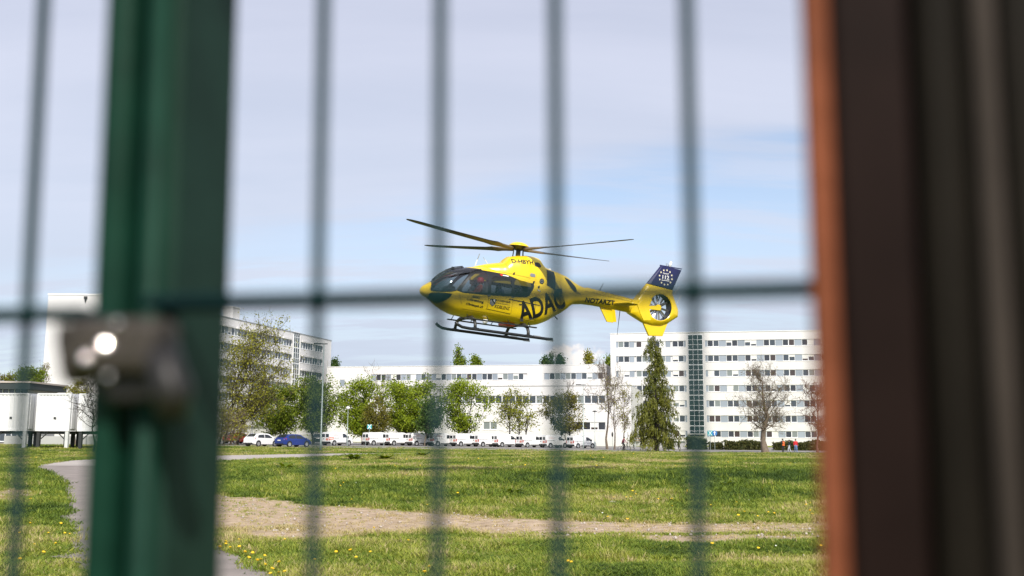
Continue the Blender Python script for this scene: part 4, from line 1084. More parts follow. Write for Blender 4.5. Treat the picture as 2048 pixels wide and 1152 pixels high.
# ------------------------------------------------------------------ raised containers
def containers():
    Y = 86.0
    labs = ['white corrugated swap container on legs at the left picture edge', 'white corrugated swap container on legs in the middle of its row', 'white corrugated swap container on legs partly behind the green post']
    spans = ((-18, 72), (74, 156), (158, 248))
    zt0 = height_at(80, 787, Y); zb = height_at(80, 861, Y)
    for i, (a, b) in enumerate(spans):
        pa = at(a, 825, Y); pb = at(b - 14, 825, Y); g = float(zt(pa.x, Y)); w = pb.x - pa.x
        root = empty('swap_container', labs[i], 'container', (pa.x, Y, g), rad(-4), 'white containers standing on legs')
        h0, h1 = zb - g, zt0 - g
        bb = MB(); n = 10; st = w / n
        bb.box(0, w, .06, 7.2, h0, h1)
        for k in range(n):
            s = k * st; bb.add([(s, .06, h0 + .1), (s + st * .2, 0.0, h0 + .1), (s + st * .55, 0.0, h0 + .1), (s + st * .75, .06, h0 + .1),
                                (s, .06, h1 - .1), (s + st * .2, 0.0, h1 - .1), (s + st * .55, 0.0, h1 - .1), (s + st * .75, .06, h1 - .1)], [(0, 1, 5, 4), (1, 2, 6, 5), (2, 3, 7, 6), (0, 3, 2, 1), (4, 5, 6, 7)])
        bb.build('box', M['container'], root)
        MB().box(-.05, w + .05, -.05, .1, h1 - .1, h1 + .02).box(-.05, w + .05, -.05, .1, h0 - .05, h0 + .1).box(-.06, .06, -.06, .1, h0 + .1, h1 - .1).box(w - .06, w + .06, -.06, .1, h0 + .1, h1 - .1).build('frame', M['container'], root)
        # receding end wall with ribs
        e = MB()
        for k in range(5): e.box(w + .002, w + .06, .3 + k * 1.4, .3 + k * 1.4 + .5, h0 + .15, h1 - .15)
        e.build('end_rib', M['container'], root)
        MB().box(0.1, w - .1, .2, 7.0, h0 - .3, h0 - .05).build('underframe', M['dark_steel'], root)
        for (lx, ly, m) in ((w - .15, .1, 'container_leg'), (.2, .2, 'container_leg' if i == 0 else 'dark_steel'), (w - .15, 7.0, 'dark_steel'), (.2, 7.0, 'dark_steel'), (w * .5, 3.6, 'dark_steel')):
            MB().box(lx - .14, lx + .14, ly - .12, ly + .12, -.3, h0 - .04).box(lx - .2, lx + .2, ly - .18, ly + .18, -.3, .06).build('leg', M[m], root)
        for lx, sg in ((w - .2, -1), (.2, 1)):
            MB().tube([(lx, .15, h0 - .9), (lx + sg * .9, .15, h0 - .1)], .05, 6).build('brace', M['dark_steel'], root)
        MB().box(w * .52, w * .52 + .2, -.012, 0.002, h0 + .95, h0 + 1.15).build('marking', M['dark_steel'], root)
containers()
def low_wall():
    a = at(8, 880, 112); b = at(190, 880, 112); z = float(zt(a.x, 112))
    r = empty('low_wall', 'low pale wall seen under the raised containers', 'wall', (a.x, 112, z)); MB().box(0, b.x - a.x, 0, .3, -.2, height_at(60, 872, 112) - z).build('wall', M['wall_grey'], r)
low_wall()

# ------------------------------------------------------------------ people
J0 = dict(pelvis=(0, 0, .95), spine=(0.0, 0, 1.14), chest=(0, 0, 1.34), neck=(0, 0, 1.49), head=(.015, 0, 1.60), crown=(.02, 0, 1.72),
          shl=(0, .19, 1.41), ell=(-.02, .24, 1.13), wrl=(.04, .25, .88), hal=(.06, .25, .79), shr=(0, -.19, 1.41), elr=(-.02, -.24, 1.13), wrr=(.04, -.25, .88), har=(.06, -.25, .79),
          hil=(0, .095, .90), knl=(.02, .10, .50), anl=(-.01, .10, .09), tol=(.16, .11, .045), hir=(0, -.095, .90), knr=(.02, -.10, .50), anr=(-.01, -.10, .09), tor=(.16, -.11, .045))
JR = dict(pelvis=(.13, .16), spine=(.115, .15), chest=(.12, .17), neck=(.055, .055), head=(.095, .08), crown=(.07, .06), sh=(.07, .07), el=(.052, .052), wr=(.038, .038), ha=(.045, .03),
          hi=(.095, .095), kn=(.066, .066), an=(.048, .048), to=(.04, .05))
JE = [('pelvis', 'spine', 'top'), ('spine', 'chest', 'top'), ('chest', 'neck', 'top'), ('neck', 'head', 'skin'), ('head', 'crown', 'skin')]
for s_ in 'lr':
    JE += [('chest', 'sh' + s_, 'top'), ('sh' + s_, 'el' + s_, 'top'), ('el' + s_, 'wr' + s_, 'top'), ('wr' + s_, 'ha' + s_, 'skin'),
           ('pelvis', 'hi' + s_, 'leg'), ('hi' + s_, 'kn' + s_, 'leg'), ('kn' + s_, 'an' + s_, 'leg'), ('an' + s_, 'to' + s_, 'shoe')]
def person(label, mw, pose, top, leg, hair='hair', scale=1.0, helmet=None, fat=1.0, group=None):
    J = dict(J0); J.update(pose); names = list(J); ix = {n: i for i, n in enumerate(names)}
    me = bpy.data.meshes.new('person'); me.from_pydata([tuple(c * scale for c in J[n]) for n in names], [(ix[a], ix[b]) for a, b, _ in JE], [])
    o = link('person', me); sk = o.modifiers.new('skin', 'SKIN'); sk.use_smooth_shade = True
    for n in names:
        v = me.skin_vertices[0].data[ix[n]]; k = n if n in JR else n[:2]; r = JR[k]; f = fat if n in ('chest', 'spine', 'pelvis') or k in ('sh', 'el') else 1
        v.radius = (r[0] * scale * f, r[1] * scale * f); v.use_root = n == 'pelvis'
    sb = o.modifiers.new('sub', 'SUBSURF'); sb.levels = 1; sb.render_levels = 1
    dg = bpy.context.evaluated_depsgraph_get(); m2 = bpy.data.meshes.new_from_object(o.evaluated_get(dg)); o.modifiers.clear(); o.data = m2
    bpy.data.meshes.remove(me)
    mk = ['skin', top, leg, 'tyre']; m2.materials.clear()
    for k in mk: m2.materials.append(M[k])
    kid = {'skin': 0, 'top': 1, 'leg': 2, 'shoe': 3}
    E_ = [(np.array(J[a]) * scale, np.array(J[b]) * scale, kid[c]) for a, b, c in JE]
    for p in m2.polygons:
        c = np.array(p.center); best = (9, 0)
        for a, b, k in E_:
            t = np.clip(np.dot(c - a, b - a) / np.dot(b - a, b - a), 0, 1); d = np.linalg.norm(c - a - (b - a) * t)
            if d < best[0]: best = (d, k)
        p.material_index = best[1]
    m2.polygons.foreach_set('use_smooth', np.ones(len(m2.polygons), dtype=bool))
    o.matrix_world = mw; tag(o, label, 'person', group)
    h = Vector(J['head']) * scale; c = Vector(J['crown']) * scale
    ax = (c - h).normalized()
    cap = MB()
    cap.lathe([(.098, -.02), (.112, .04), (.105, .09), (.075, .135), (.02, .152)] if not helmet else [(.12, -.05), (.138, .03), (.13, .10), (.09, .155), (.02, .172)], 14)
    off = h + ax * 0.015 - Vector((.02, 0, 0)) * scale
    cap.build('hair' if not helmet else 'helmet', M[hair if not helmet else helmet], o, True, loc=off, scale=(scale,) * 3)
    nose = MB(); nose.tube([(h.x + .09 * scale, 0, h.z + .03 * scale), (h.x + .115 * scale, 0, h.z - .005 * scale)], [.008, .016], 6); nose.build('nose', M['skin'], o, True)
    return o
def cloth(n, c): M[n] = mat(n, c, 0.8, var=0.1, vscale=6)
cloth('black_coat', (.018, .018, .02)); cloth('orange_vest', (.72, .15, .03)); cloth('red_jacket', (.55, .02, .03)); cloth('jeans', (.14, .22, .42)); cloth('dark_trousers', (.02, .02, .025))
cloth('pale_trousers', (.55, .58, .62)); cloth('wine_jacket', (.16, .03, .045)); cloth('flight_red', (.42, .06, .035)); cloth('medic_blue', (.05, .09, .28)); cloth('crew_white', (.65, .65, .66))
cloth('dark_jacket', (.03, .035, .04)); cloth('grey_hair', (.25, .22, .2))
def stand(px, Y, rz): g = ground_at(px, Y); return Matrix.Translation(g) @ Matrix.Rotation(rz, 4, 'Z')
WALK = dict(knl=(.16, .10, .52), anl=(.20, .10, .10), tol=(.37, .11, .06), knr=(-.06, -.10, .50), anr=(-.24, -.10, .13), tor=(-.10, -.11, .05), ell=(-.14, .25, 1.15), wrl=(-.10, .26, .90), hal=(-.08, .26, .82), elr=(.06, -.25, 1.14), wrr=(.22, -.24, .95), har=(.28, -.23, .88))
BENT = dict(elr=(.06, -.28, 1.16), wrr=(.22, -.12, 1.22), har=(.27, -.06, 1.28), ell=(.04, .28, 1.16), wrl=(.20, .14, 1.10), hal=(.27, .09, 1.12))
p1 = person('walker in a black coat with an orange front, holding the arms bent', stand(1566, 128, rad(-60)), BENT, 'black_coat', 'dark_trousers', scale=1.0, fat=1.2)
vb = MB(); vb.prism([(-.17, 1.42), (.17, 1.42), (.20, .88), (-.20, .88)], -.01, .01)
vv = vb.build('vest_panel', M['orange_vest'], p1); vv.rotation_euler = (0, 0, math.pi / 2); vv.location = (.155, 0, 0)
person('walker in a dark jacket with pale trousers between the orange and the red one', stand(1579, 129, rad(170)), WALK, 'dark_jacket', 'pale_trousers', scale=0.93)
person('walker in a red jacket and blue jeans at the right of the three', stand(1592, 127, rad(-95)), WALK, 'red_jacket', 'jeans', scale=0.98, fat=1.1)
person('person in a pinkish top seen above the roof of the white hatchback', stand(533, 152, rad(-90)), {}, 'crew_white', 'dark_trousers', scale=1.0)

def bicycle():
    g = ground_at(1248, 126); rz = rad(-32)
    r = empty('bicycle', 'dark bicycle under the rider in front of the leafless trees', 'bicycle', g, rz)
    for x in (-.52, .55):
        w = MB(); n = 22
        pts = [(x + .33 * math.cos(a), 0, .345 + .33 * math.sin(a)) for a in np.linspace(0, 2 * math.pi, n)]
        o = w.tube(pts, .022, 6).build('wheel', M['tyre'], r, True)
        sp = MB()
        for k in range(9): a = k * math.pi / 4.5; sp.tube([(x, 0, .345), (x + .32 * math.cos(a), 0, .345 + .32 * math.sin(a))], .004, 3)
        sp.build('spoke', M['steel'], o)
    f = MB()
    for a, b in (((-.52, 0, .345), (-.1, 0, .30)), ((-.52, 0, .345), (-.2, 0, .80)), ((-.1, 0, .30), (-.22, 0, .92)), ((-.1, 0, .30), (.38, 0, .78)), ((-.2, 0, .80), (.36, 0, .84)), ((.34, 0, .95), (.55, 0, .345))): f.tube([a, b], .02, 6)
    f.build('frame', M['plastic'], r)
    MB().tube([(.34, -.28, 1.02), (.36, 0, .98), (.34, .28, 1.02)], .016, 6).build('handlebar', M['plastic'], r)
    MB().box(-.36, -.1, -.07, .07, .92, .98).build('saddle', M['tyre'], r, bevel=.02)
    MB().tube([(-.1, -.12, .30), (-.1, .12, .30)], .05, 8).box(-.16, .0, .09, .16, .14, .17).box(-.16, .0, -.16, -.09, .44, .47).build('pedal', M['plastic'], r)
    ride = dict(pelvis=(-.22, 0, 1.04), spine=(-.14, 0, 1.22), chest=(-.03, 0, 1.41), neck=(.03, 0, 1.55), head=(.06, 0, 1.65), crown=(.07, 0, 1.77), shl=(-.01, .19, 1.46), shr=(-.01, -.19, 1.46), ell=(.14, .25, 1.24), elr=(.14, -.25, 1.24), wrl=(.30, .25, 1.07), wrr=(.30, -.25, 1.07), hal=(.36, .25, 1.03), har=(.36, -.25, 1.03),
                hil=(-.2, .095, 1.0), hir=(-.2, -.095, 1.0), knl=(.12, .11, .66), anl=(-.08, .11, .26), tol=(.08, .12, .19), knr=(.18, -.11, .86), anr=(-.07, -.11, .54), tor=(.08, -.12, .49))
    person('cyclist in a wine red top and dark trousers riding past the leafless trees', Matrix.Translation(g) @ Matrix.Rotation(rz, 4, 'Z'), ride, 'wine_jacket', 'dark_trousers')
bicycle()

# ------------------------------------------------------------------ helicopter (local axes: x forward, y left, z up, origin at the rotor hub)
def build_heli():
    yaw, pit, rol = rad(24), rad(4.5), rad(-4.5)
    fx = Vector((-math.cos(yaw), -math.sin(yaw), 0)); ly = Vector((math.sin(yaw), -math.cos(yaw), 0)); uz = Vector((0, 0, 1))
    f2 = fx * math.cos(pit) + uz * math.sin(pit); u2 = uz * math.cos(pit) - fx * math.sin(pit)
    l3 = ly * math.cos(rol) + u2 * math.sin(rol); u3 = u2 * math.cos(rol) - ly * math.sin(rol)
    hub = at(1037, 500, 35.5)
    MW = Matrix(((f2.x, l3.x, u3.x, hub.x), (f2.y, l3.y, u3.y, hub.y), (f2.z, l3.z, u3.z, hub.z), (0, 0, 0, 1)))
    root = bpy.data.objects.new('helicopter', None); COL.objects.link(root); root.matrix_world = MW
    tag(root, 'yellow rescue helicopter with black lettering hovering nose left over the meadow', 'helicopter')
    ST = np.array([  # x, z bottom, z top, half width, z of the widest line
        (3.53, -2.02, -1.93, .05, -1.98), (3.47, -2.10, -1.83, .17, -1.98), (3.36, -2.16, -1.74, .28, -1.97), (3.15, -2.24, -1.585, .42, -1.96), (2.92, -2.38, -1.34, .54, -1.96), (2.6, -2.55, -1.13, .65, -1.97),
        (2.2, -2.67, -1.00, .73, -1.98), (1.7, -2.70, -.88, .785, -1.98), (1.2, -2.71, -.80, .80, -1.96), (.5, -2.71, -.77, .80, -1.94), (0, -2.71, -.77, .80, -1.92), (-.5, -2.69, -.75, .79, -1.88),
        (-.85, -2.64, -.71, .77, -1.80), (-1.2, -2.50, -.66, .72, -1.70), (-1.6, -2.24, -.65, .63, -1.52), (-1.95, -2.00, -.70, .53, -1.38), (-2.35, -1.68, -.86, .40, -1.26), (-2.65, -1.61, -.965, .315, -1.28)])
    xs = ST[::-1, 0]
    def itp(x, k):          # smooth (monotone cubic) interpolation along the fuselage
        v = ST[::-1, k]; i = int(np.clip(np.searchsorted(xs, x) - 1, 0, len(xs) - 2)); h = xs[i + 1] - xs[i]; t = np.clip((x - xs[i]) / h, 0, 1)
        sl = lambda j: (v[j + 1] - v[j]) / (xs[j + 1] - xs[j])
        def m(j):
            if j <= 0: return sl(0)
            if j >= len(xs) - 1: return sl(len(xs) - 2)
            a, b = sl(j - 1), sl(j); return 0 if a * b <= 0 else 2 * a * b / (a + b)
        return (2 * t ** 3 - 3 * t ** 2 + 1) * v[i] + (t ** 3 - 2 * t ** 2 + t) * h * m(i) + (-2 * t ** 3 + 3 * t ** 2) * v[i + 1] + (t ** 3 - t ** 2) * h * m(i + 1)
    NU, NL = 2.25, 2.7
    def side_y(x, z):
        zb, ztp, w, zc = (itp(x, k) for k in (1, 2, 3, 4))
        if z >= zc: q = (z - zc) / max(ztp - zc, 1e-4); n = NU
        else: q = (zc - z) / max(zc - zb, 1e-4); n = NL
        return w * max(0, 1 - min(q, 1) ** n) ** (1 / n)
    def ring(x, k=48):
        zb, ztp, w, zc = (itp(x, q) for q in (1, 2, 3, 4)); R = []
        for i in range(k):
            a = 2 * math.pi * i / k; c, s = math.cos(a), math.sin(a); n = NU if s >= 0 else NL; hh = (ztp - zc) if s >= 0 else (zc - zb)
            R.append((x, w * math.copysign(abs(c) ** (2 / n), c), zc + hh * math.copysign(abs(s) ** (2 / n), s)))
        return R
    XS = np.r_[np.linspace(3.53, 3.1, 9), np.linspace(3.05, -2.65, 70)]
    def loft(XS, inset=0.0):
        b = MB(); V = []; F = []; k = 48
        for x in XS:
            r = ring(x)
            if inset:
                zb, ztp, w, zc = (itp(x, q) for q in (1, 2, 3, 4)); hh = (ztp - zb) / 2; f = max(0.05, 1 - inset / max(w, .06)); g = max(0.05, 1 - inset / max(hh, .06))
                r = [(q[0] - inset * 0.8 * (1 if x > 3 else 0), q[1] * f, zc + (q[2] - zc) * g) for q in r]
            V += r
        for i in range(len(XS) - 1):
            for j in range(k): F.append((i * k + j, (i + 1) * k + j, (i + 1) * k + (j + 1) % k, i * k + (j + 1) % k))
        F.append(tuple(range(k))); F.append(tuple((len(XS) - 1) * k + j for j in range(k)[::-1]))
        return V, F
    Vo, Fo = loft(XS); Vi, Fi = loft(XS[2:-1], 0.03)
    b = MB(); b.add(Vo, Fo)
    outer = b.mesh('outer', M['yellow'])
    bi = MB(); bi.add(Vi, Fi); inner = bi.mesh('inner', M['cockpit'])
    def chaikin(P_, n=2):
        for _ in range(n):
            P_ = [q for a, c in zip(P_, P_[1:] + P_[:1]) for q in ((a[0] * .8 + c[0] * .2, a[1] * .8 + c[1] * .2), (a[0] * .2 + c[0] * .8, a[1] * .2 + c[1] * .8))]
        return P_
    def tmp(me, nme='tmp'):
        o = bpy.data.objects.new(nme, me); COL.objects.link(o); return o
    def boolean(me, cutters, op):
        o = tmp(me); cs = []
        for c in cutters:
            k = tmp(c); cs.append(k); md = o.modifiers.new('b', 'BOOLEAN'); md.operation = op; md.object = k; md.solver = 'EXACT'
        dg = bpy.context.evaluated_depsgraph_get(); r = bpy.data.meshes.new_from_object(o.evaluated_get(dg))
        for k in cs + [o]: bpy.data.objects.remove(k)
        return r
    def pm(poly, rnd=2, y0=-2, y1=2):
        P_ = chaikin(poly, rnd) if rnd else poly
        return MB().prism(P_, y0, y1).mesh('cut', M['black'])
    shell = boolean(outer, [inner], 'DIFFERENCE')
    shell.materials.clear(); shell.materials.append(M['yellow'])
    screen = [(3.16, -1.48), (3.22, -1.66), (3.285, -1.96), (3.2, -1.975), (2.67, -1.935), (2.43, -1.865), (2.18, -1.49), (1.86, -1.10), (1.48, -.99), (1.56, -.955), (2.06, -.955), (2.12, -.5), (3.3, -.5), (3.3, -1.4)]
    band = [(2.47, -1.935), (2.24, -1.575), (1.92, -1.085), (1.60, -.985), (1.25, -1.005), (.4, -1.02), (-.36, -1.12), (-.47, -1.26), (-.42, -1.42), (-.22, -1.755), (.36, -1.80), (1.15, -1.87)]
    w1 = [(2.27, -1.85), (2.24, -1.75), (2.0, -1.38), (1.76, -1.15), (1.57, -1.085), (1.36, -1.085), (1.31, -1.16), (1.29, -1.76), (1.34, -1.80), (2.2, -1.875)]
    w2 = [(1.2, -1.14), (.46, -1.175), (.42, -1.25), (.42, -1.68), (.46, -1.72), (1.15, -1.79), (1.2, -1.76)]
    w3 = [(.32, -1.11), (-.28, -1.16), (-.38, -1.30), (-.2, -1.66), (-.12, -1.72), (.26, -1.735), (.32, -1.70)]
    chin = [(3.34, -2.04), (2.66, -1.985), (2.54, -2.01), (2.73, -2.235), (2.93, -2.36), (3.2, -2.30)]
    c_screen, c_band, c_chin = pm(screen, 1), pm(band, 1), pm(chin, 1)
    cw = [pm(w1), pm(w2), pm(w3)]
    def part(nme, me, m, smooth=True, parent=root):
        me.materials.clear(); me.materials.append(M[m]); o = link(nme, me, parent)
        if smooth: split_smooth(o, 40)
        return o
    body = part('fuselage', boolean(shell, [c_screen, c_band, c_chin], 'DIFFERENCE'), 'yellow')
    bandm = boolean(boolean(shell, [c_band], 'INTERSECT'), [c_screen] + cw, 'DIFFERENCE')
    part('window_band', bandm, 'black')
    scr = boolean(shell, [c_screen], 'INTERSECT')
    # glazing is one thin sheet: keep only the outer skin of the cut piece
    def sheet_of(me):
        bm = bmesh.new(); bm.from_mesh(me); kill = []
        for f in bm.faces:
            c = f.calc_center_median(); sy = side_y(c.x, c.z); zb, ztp = itp(c.x, 1), itp(c.x, 2)
            r = max(abs(c.y) / max(sy, 1e-3), 0); ok = abs(abs(c.y) - sy) < 0.012 or (c.z > itp(c.x, 4) and abs(c.z - (itp(c.x, 4) + (ztp - itp(c.x, 4)) * max(0, 1 - (abs(c.y) / max(itp(c.x, 3), 1e-3)) ** NU) ** (1 / NU))) < 0.012)
            if not ok: kill.append(f)
        bmesh.ops.delete(bm, geom=kill, context='FACES'); bm.to_mesh(me); bm.free(); return me
    part('windscreen', sheet_of(scr), 'h_glass')
    part('chin_window', sheet_of(boolean(shell, [c_chin], 'INTERSECT')), 'chin_glass')
    for k, c in enumerate(cw):
        m2 = sheet_of(boolean(shell, [c], 'INTERSECT'))
        part('cabin_window', m2, 'h_glass' if k == 0 else 'h_glass_dark')
    # bars over the windscreen
    post = []
    for t in np.linspace(0, 1, 12):
        x = 3.13 - t * 1.1; post.append((x, 0, itp(x, 2) + .004))
    MB().tube(post, .03, 8).build('windscreen_post', M['black'], root, True)
    for s in (-1, 1):
        e = [(x, s * (side_y(x, z) + .002), z) for x, z in ((3.2, -1.965), (2.95, -1.955), (2.67, -1.925), (2.45, -1.86), (2.33, -1.68), (2.18, -1.475), (2.02, -1.27), (1.87, -1.09), (1.7, -1.02), (1.52, -.975))]
        MB().tube(e, .022, 6).build('windscreen_frame', M['black'], root, True)
    MB().tube([(2.75, .12, itp(2.75, 2) + .05), (2.45, .10, itp(2.45, 2) + .06), (2.1, .08, itp(2.1, 2) + .05)], .018, 6).box(2.42, 2.5, .05, .15, itp(2.45, 2) - .02, itp(2.45, 2) + .07).build('wiper', M['black'], root)
    # engine cowling and roof fairing
    CO = np.array([(1.75, -.90, .06), (1.5, -.80, .18), (1.2, -.70, .30), (.85, -.61, .38), (.64, -.565, .42), (.53, -.42, .44), (.40, -.31, .46), (.10, -.235, .50), (-.25, -.175, .52), (-.5, -.165, .52), (-.72, -.20, .52), (-.86, -.36, .52), (-.98, -.47, .52), (-1.2, -.545, .52), (-1.5, -.585, .50), (-1.9, -.68, .42), (-2.3, -.86, .30), (-2.6, -.97, .22)])
    cxs = CO[::-1, 0]
    def cow(x): return np.interp(x, cxs, CO[::-1, 1]), np.interp(x, cxs, CO[::-1, 2])
    def cow_y(x, z):
        t, w = cow(x); q = (z + 1.35) / (t + 1.35); return w * 1.28 * max(0, 1 - min(max(q, 0), 1) ** 4.2) ** (1 / 2.4)
    V = []; F = []; cx = np.linspace(1.75, -2.6, 88); k = 25
    for x in cx:
        t, w = cow(x)
        for i in range(k):
            a = math.pi * i / (k - 1); s = math.sin(a); z = -1.35 + (t + 1.35) * abs(s) ** 0.42
            V.append((x, math.copysign(cow_y(x, z), math.cos(a)) if 0 < i < k - 1 else math.copysign(w * 1.28, math.cos(a)), z))
    for i in range(len(cx) - 1):
        for j in range(k - 1): F.append((i * k + j, (i + 1) * k + j, (i + 1) * k + j + 1, i * k + j + 1))
    MB().add(V, F).build('engine_cowling', M['yellow'], root, True)
    def surf(x, z): return max(side_y(x, z), cow_y(x, z))
    # tail boom
    BO = [(-2.45, -.92, -1.66, .35), (-2.75, -.975, -1.61, .315), (-3.2, -1.02, -1.60, .285), (-4.0, -1.08, -1.62, .245), (-4.95, -1.155, -1.665, .205), (-5.35, -1.16, -1.72, .16)]
    V = []; F = []; k = 24
    for x, t, bt, w in BO:
        for i in range(k):
            a = 2 * math.pi * i / k; V.append((x, w * math.cos(a), (t + bt) / 2 + (t - bt) / 2 * math.sin(a)))
    for i in range(len(BO) - 1):
        for j in range(k): F.append((i * k + j, (i + 1) * k + j, (i + 1) * k + (j + 1) % k, i * k + (j + 1) % k))
    MB().add(V, F).build('tail_boom', M['yellow'], root, True)
    bx = np.array([q[0] for q in BO])[::-1]
    def boom_y(x, z):
        t, bt, w = (np.interp(x, bx, np.array([q[j] for q in BO])[::-1]) for j in (1, 2, 3)); c = (t + bt) / 2; h = (t - bt) / 2
        return w * math.sqrt(max(0, 1 - min(1, abs((z - c) / h)) ** 2))
    tb = MB(); tb.tube([(-2.9, 0, -.99), (-4.9, 0, -1.15)], .035, 6); tb.build('boom_ridge', M['yellow'], root, True)
    # decals that follow the skin
    def decal(nme, V2, F, m, fy, off=0.006, parent=body, step=0.06, both=False):
        me = bpy.data.meshes.new(nme); me.from_pydata([(x, 0, z) for x, z in V2], [], F)
        bm = bmesh.new(); bm.from_mesh(me)
        bmesh.ops.remove_doubles(bm, verts=bm.verts, dist=1e-5)
        P_ = np.array(V2); 
        for ax, nrm in ((0, (1, 0, 0)), (2, (0, 0, 1))):
            lo, hi = P_[:, 0 if ax == 0 else 1].min(), P_[:, 0 if ax == 0 else 1].max()
            c = lo + step
            while c < hi:
                co = (c, 0, 0) if ax == 0 else (0, 0, c)
                bmesh.ops.bisect_plane(bm, geom=bm.verts[:] + bm.edges[:] + bm.faces[:], plane_co=co, plane_no=nrm); c += step
        bmesh.ops.triangulate(bm, faces=bm.faces)
        for v in bm.verts:
            if fy is surf: v.co.z = max(v.co.z, itp(v.co.x, 1) + .10)
            v.co.y = fy(v.co.x, v.co.z) + off
        bm.normal_update()
        for f in bm.faces:
            if f.normal.y < 0: f.normal_flip()
        bm.to_mesh(me); bm.free()
        me.materials.append(M[m]); o = link(nme, me, parent); return o
    def letters(s, cx, cz, width, height, ang, m='black', fy=surf, bold=0.0, shear=0.0, nme='lettering', parent=body, off=.006):
        V, F = text_obj(s, 1.0, bold, shear); w = V[:, 0].max() - V[:, 0].min(); h = V[:, 1].max() - V[:, 1].min()
        V = V * np.array([width / w, height / h]); c, sn = math.cos(ang), math.sin(ang)
        R = [(cx - (a * c - q * sn), cz + (a * sn + q * c)) for a, q in V]
        return decal(nme, R, F, m, fy, off, parent)
    def patch(nme, poly, m, fy=surf, off=.006, parent=body, rnd=0): 
        P_ = chaikin(poly, rnd) if rnd else poly
        return decal(nme, P_, [tuple(range(len(P_)))], m, fy, off, parent)
    letters('ADAC', -.83, -1.935, 1.98, .76, rad(25), bold=.028, shear=.06, off=.008)
    letters('D-HBYH', .02, -.475, (.80), .155, rad(3.5), bold=.03)
    letters('ADAC', 1.74, -2.005, .30, .088, rad(-2), bold=.04, shear=.1)
    letters('Luftrettung', 1.74, -2.135, .62, .115, rad(-3), bold=.036, shear=.1)
    letters('Christoph 23', 1.735, -2.305, .62, .10, rad(-4), bold=.036, shear=.2)
    letters('BUNDESWEHR', .71, -2.01, .57, .075, rad(-1), bold=.025)
    letters('Zentralkrankenhaus', .72, -2.10, .54, .05, rad(-1), m='greyblack')
    letters('KOBLENZ', .71, -2.225, .57, .115, rad(-1), bold=.018)
    # crest
    patch('crest', [(1.22, -1.985), (1.00, -1.975), (.99, -2.14), (1.10, -2.25), (1.21, -2.15)], 'black')
    patch('crest_field', [(1.20, -2.00), (1.12, -2.06), (1.01, -2.17), (1.10, -2.23), (1.195, -2.15)], 'steel', off=.009)
    patch('crest_field', [(1.10, -1.99), (1.02, -1.985), (1.015, -2.09), (1.08, -2.05)], 'white', off=.010)
    patch('crest_cross', [(1.185, -2.015), (1.16, -2.015), (1.16, -2.10), (1.185, -2.10)], 'white', off=.012)
    patch('door_rail', [(.5, -1.885), (-.73, -1.955), (-.73, -1.985), (.5, -1.92)], 'greyblack')
    patch('door_seam', [(1.30, -2.345), (.36, -2.40), (.36, -2.415), (1.30, -2.36)], 'black')
    patch('door_seam', [(1.275, -1.88), (1.262, -1.88), (1.262, -2.33), (1.275, -2.33)], 'greyblack')
    patch('door_seam', [(2.35, -1.96), (2.335, -1.96), (2.20, -2.30), (2.215, -2.30)], 'greyblack')
    patch('door_handle', [(1.33, -1.86), (1.20, -1.855), (1.20, -1.895), (1.33, -1.90)], 'steel', off=.02)
    patch('door_handle', [(.43, -1.80), (.30, -1.795), (.30, -1.825), (.43, -1.83)], 'steel', off=.02)
    patch('soot_stain', [(-2.10, -1.22), (-2.3, -1.30), (-2.55, -1.33), (-2.50, -1.26), (-2.36, -1.2)], 'soot', off=.008, rnd=2)
    for a_, b_ in (((2.15, -2.46), (-.6, -2.52)), ((.36, -1.83), (.34, -2.39)), ((-.52, -1.6), (-.56, -2.3)), ((1.1, -.93), (-.3, -1.03))):
        dx_, dz_ = b_[0] - a_[0], b_[1] - a_[1]; l_ = math.hypot(dx_, dz_); nx_, nz_ = -dz_ / l_ * .005, dx_ / l_ * .005
        patch('panel_seam', [(a_[0] + nx_, a_[1] + nz_), (b_[0] + nx_, b_[1] + nz_), (b_[0] - nx_, b_[1] - nz_), (a_[0] - nx_, a_[1] - nz_)], 'seam', off=.004)
    patch('fuel_flap', [(.10, -2.02), (-.01, -2.015), (-.01, -2.06), (.10, -2.065)], 'black')
    patch('logo_plate', [(.82, -1.055), (.52, -1.065), (.52, -1.10), (.82, -1.09)], 'white', off=.01)
    patch('logo_plate', [(.86, -1.04), (.73, -1.045), (.75, -1.09), (.80, -1.115), (.85, -1.08)], 'red', off=.013, rnd=1)
    patch('air_intake', [(-.93, -.60), (-1.27, -.64), (-1.32, -1.33), (-.96, -1.20)], 'black', off=.01)
    patch('exhaust_recess', [(-1.68, -.76), (-1.95, -.84), (-2.22, -1.02), (-2.33, -1.19), (-2.25, -1.28), (-2.02, -1.14), (-1.86, -.99)], 'black', off=.012, rnd=2)
    patch('vent_grille', [(-.27, -.85), (-.47, -.86), (-.48, -.98), (-.27, -.97)], 'steel', off=.008, rnd=1)
    patch('cowl_grille', [(-.42, -.43), (-.62, -.41), (-.70, -.54), (-.64, -.60), (-.42, -.565)], 'greyblack', off=.012, rnd=1)
    for x, z, w, h in ((.62, -.80, .13, .03), (.36, -.93, .07, .07), (-.41, -1.13, .07, .09), (-.60, -1.28, .08, .08)): patch('warning_mark', [(x, z), (x - w, z + .03), (x - w * .7, z - h), (x + .01, z - h)], 'black')
    patch('inlet_ring', [(-.75 + .09 * math.cos(a), -1.08 + .10 * math.sin(a)) for a in np.linspace(0, 6.1, 16)], 'black')
    patch('inlet_ring', [(-.75 + .06 * math.cos(a), -1.08 + .065 * math.sin(a)) for a in np.linspace(0, 6.1, 16)], 'steel', off=.010)
    patch('inlet_core', [(-.75 + .03 * math.cos(a), -1.08 + .04 * math.sin(a)) for a in np.linspace(0, 6.1, 12)], 'black', off=.014)
